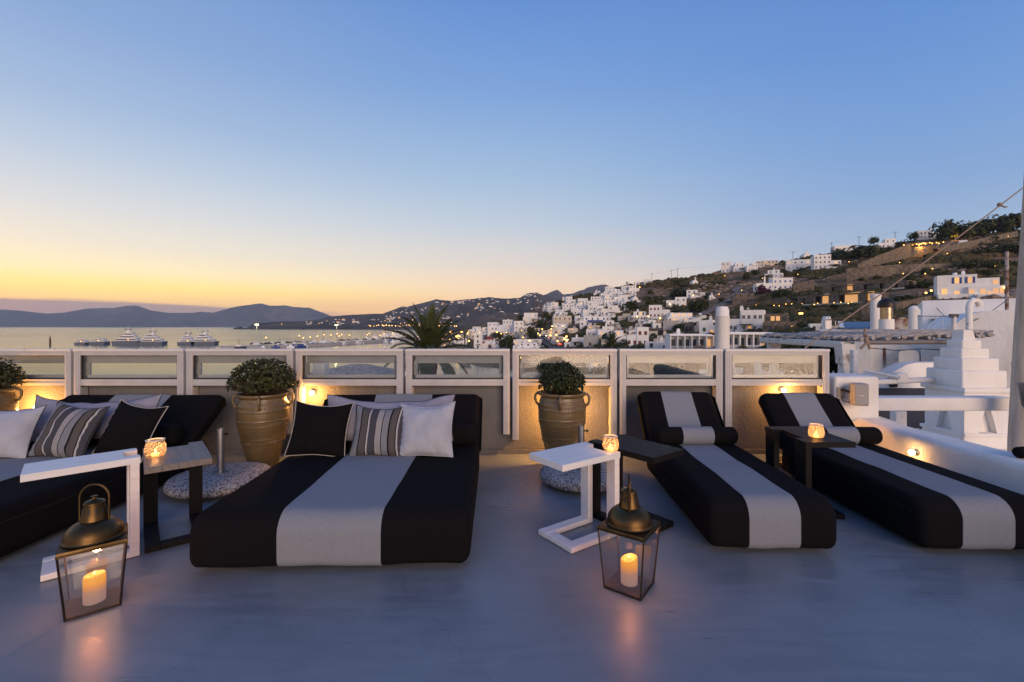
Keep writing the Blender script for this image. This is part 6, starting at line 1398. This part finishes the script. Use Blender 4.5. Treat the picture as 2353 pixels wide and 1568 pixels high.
# reed-roofed pergola
t = nb('reed_pergola', 'weathered pergola with a rough reed roof on white posts', 'pergola')
b = MB(); gg = random.Random(5)
for k in range(60):
    xx = 6.72 + 2.75 * k / 59; z0 = 1.235 + .10 * (k / 59) + gg.uniform(-.03, .03); b.tube([(xx + gg.uniform(-.05, .05), 8.95 + gg.uniform(-.15, .1), z0), (xx + gg.uniform(-.04, .04), 10.5, z0 + .03), (xx, 12.1, z0 + .02)], gg.uniform(.022, .045), 5)
for k in range(26):
    yy = 9 + 3.1 * k / 25; b.tube([(6.62 + gg.uniform(-.1, .06), yy, 1.24 + gg.uniform(-.03, .04)), (8.1, yy + gg.uniform(-.1, .1), 1.33), (9.5, yy, 1.40)], gg.uniform(.02, .04), 5)
stuff(b.obj('reed_roof', 'bamboo_roof', t))
for xx, yy, rot in ((6.68, 9.05, 0), (6.95, 12.0, 0)):
    p_ = MB().rbox(xx - .085, xx + .085, yy, yy + .17, -4, 1.05, .01, 2).obj('post', 'weathered_white', t)
    MB().frus(xx - .11, xx + .11, yy - .02, yy + .19, .75, 1.15, -.03, -.01).obj('capital', 'weathered_white', t)
MB().rbox(6.58, 6.78, 9.1, 12.1, 1.06, 1.20, .02, 2).obj('beam', 'weathered_white', t); MB().tube([(6.9, 8.85, ZZ(787, 8.85)), (XZ(2195, 8.85), 8.85, ZZ(786, 8.85))], .046, 12).obj('awning_roll', 'grey_wood', t)
MB().rbox(6.45, 6.55, 8.6, 8.7, -4, ZZ(805, 8.6), .01, 2).obj('post', 'weathered_white', t)
MB().rbox(8.75, 8.85, 8.95, 9.05, -4, 1.36, .01, 2).obj('post', 'weathered_white', t)
tag(MB().tube([(fx2, 0, 0) for fx2 in ()] or [P(2000, 800, 13.2), P(2060, 806, 13.0), P(2120, 802, 12.6), P(2200, 806, 11.6)], .012, 5).obj('wall_cable', 'rubber_black'), 'thin dark cable slung along the white walls behind the pergola', 'cable')
tag(MB().tube([P(2314, 690, 14.1), P(2270, 722, 13), P(2222, 745, 11.2)], .010, 5).obj('wall_cable', 'rubber_black'), 'thin cable from the rusty pole down to the bent pipe', 'cable')
vt_ = P(1878, 812, 17); t = thing('vine_tree', 'dark green leafy tree filling the gap under the pergola', 'tree', (vt_.x, vt_.y, -11), 0)
MB().tube([(0, 0, 0), (.2, 0, 5), (0, 0, 11)], .16, 8, None, False, [.22, .18, .1]).obj('trunk', 'trunk', t)
for k in range(3): put(CR['tree_dark'][k], 'crown', t, (-1.1 + k * 1.1, .3 * k, 10.45), (0, 0, k * 2), (1.5, 1.5, 1.7))
# aerial
Y = 8.6; t = nb('tv_aerial', 'thin television aerial on a short pole above the pergola', 'aerial', None, (XZ(2192, Y), Y, 0))
MB().cyl(.035, ZZ(860, Y), ZZ(727, Y), 8).obj('pole', 'weathered_white', t); q = Y / FPX
MB().tube([(8 * q, 0, ZZ(726, Y)), (-76 * q, 0, ZZ(728, Y))], .008, 5).obj('boom', 'galvanised', t)
for k in range(7): MB().tube([(-q * (10 + k * 10), -.12, ZZ(727, Y)), (-q * (10 + k * 10), .12, ZZ(727, Y))], .006, 4).obj('element', 'galvanised', t)
for s in (-1, 1): MB().tube([(-22 * q, 0, ZZ(727, Y)), (-34 * q, s * .05, ZZ(727, Y) + s * .16)], .007, 4).obj('reflector', 'galvanised', t)
MB().box(-8 * q, 8 * q, -.03, .03, ZZ(730, Y), ZZ(722, Y)).obj('mount', 'dark_cap', t)
# brown pole right of the shuttered house
t = nb('brown_pole', 'thin rusty brown pole left of the mast', 'pole', None, (XZ(2314, 14.2), 14.2, 0)); MB().cyl(.045, ZZ(718, 14.2), ZZ(578, 14.2), 10).obj('pole', 'rusty_brown', t)
MB().tube([(0, 0, ZZ(668, 14.2)), (.25, 0, ZZ(680, 14.2)), (.5, 0, ZZ(705, 14.2))], .012, 5).obj('wire', 'galvanised', t)
# seen through the windscreens: square pillar and a thatched hip roof beyond the parapet
Y = 6.4; t = nb('square_pillar', 'square white pillar standing just beyond the parapet', 'pillar'); MB().rbox(XZ(718, Y), XZ(745, Y), Y, Y + .17, -3, ZZ(824, Y), .01, 2).obj('pillar', 'whitewash', t)
Y = 16; t = nb('thatched_canopy', 'grey hip-roofed canopy below the terrace, seen through the glass', 'canopy', None, (XZ(805, Y), Y, 0))
MB().add([(-2.4, 0, ZZ(872, Y)), (1.2, 0, ZZ(872, Y)), (1.2, 3, ZZ(872, Y)), (-2.4, 3, ZZ(872, Y)), (-.4, 1.2, ZZ(843, Y)), (.2, 1.2, ZZ(843, Y))], [(0, 1, 5, 4), (1, 2, 5), (2, 3, 4, 5), (3, 0, 4), (0, 3, 2, 1)]).obj('roof', 'bamboo_roof', t)
for xx in (-2.2, 1.0): MB().box(xx - .06, xx + .06, .1, .22, -11, ZZ(872, Y)).obj('post', 'pole_wood', t)
# ------------------------------------------------------------------ the evening haze between here and the island
hz = bpy.data.materials.new('haze_air'); hz.use_nodes = True; n = hz.node_tree.nodes; l = hz.node_tree.links
for q in list(n): n.remove(q)
pv = n.new('ShaderNodeVolumePrincipled'); pv.inputs['Color'].default_value = (.66, .79, 1, 1); pv.inputs['Density'].default_value = 5.4e-5; pv.inputs['Anisotropy'].default_value = 0
oo = n.new('ShaderNodeOutputMaterial'); l.new(pv.outputs[0], oo.inputs['Volume']); MATS['haze_air'] = hz
hb = stuff(MB().box(-12000, 12000, -400, 12500, SEA - 12, 560).obj('haze', 'haze_air'))
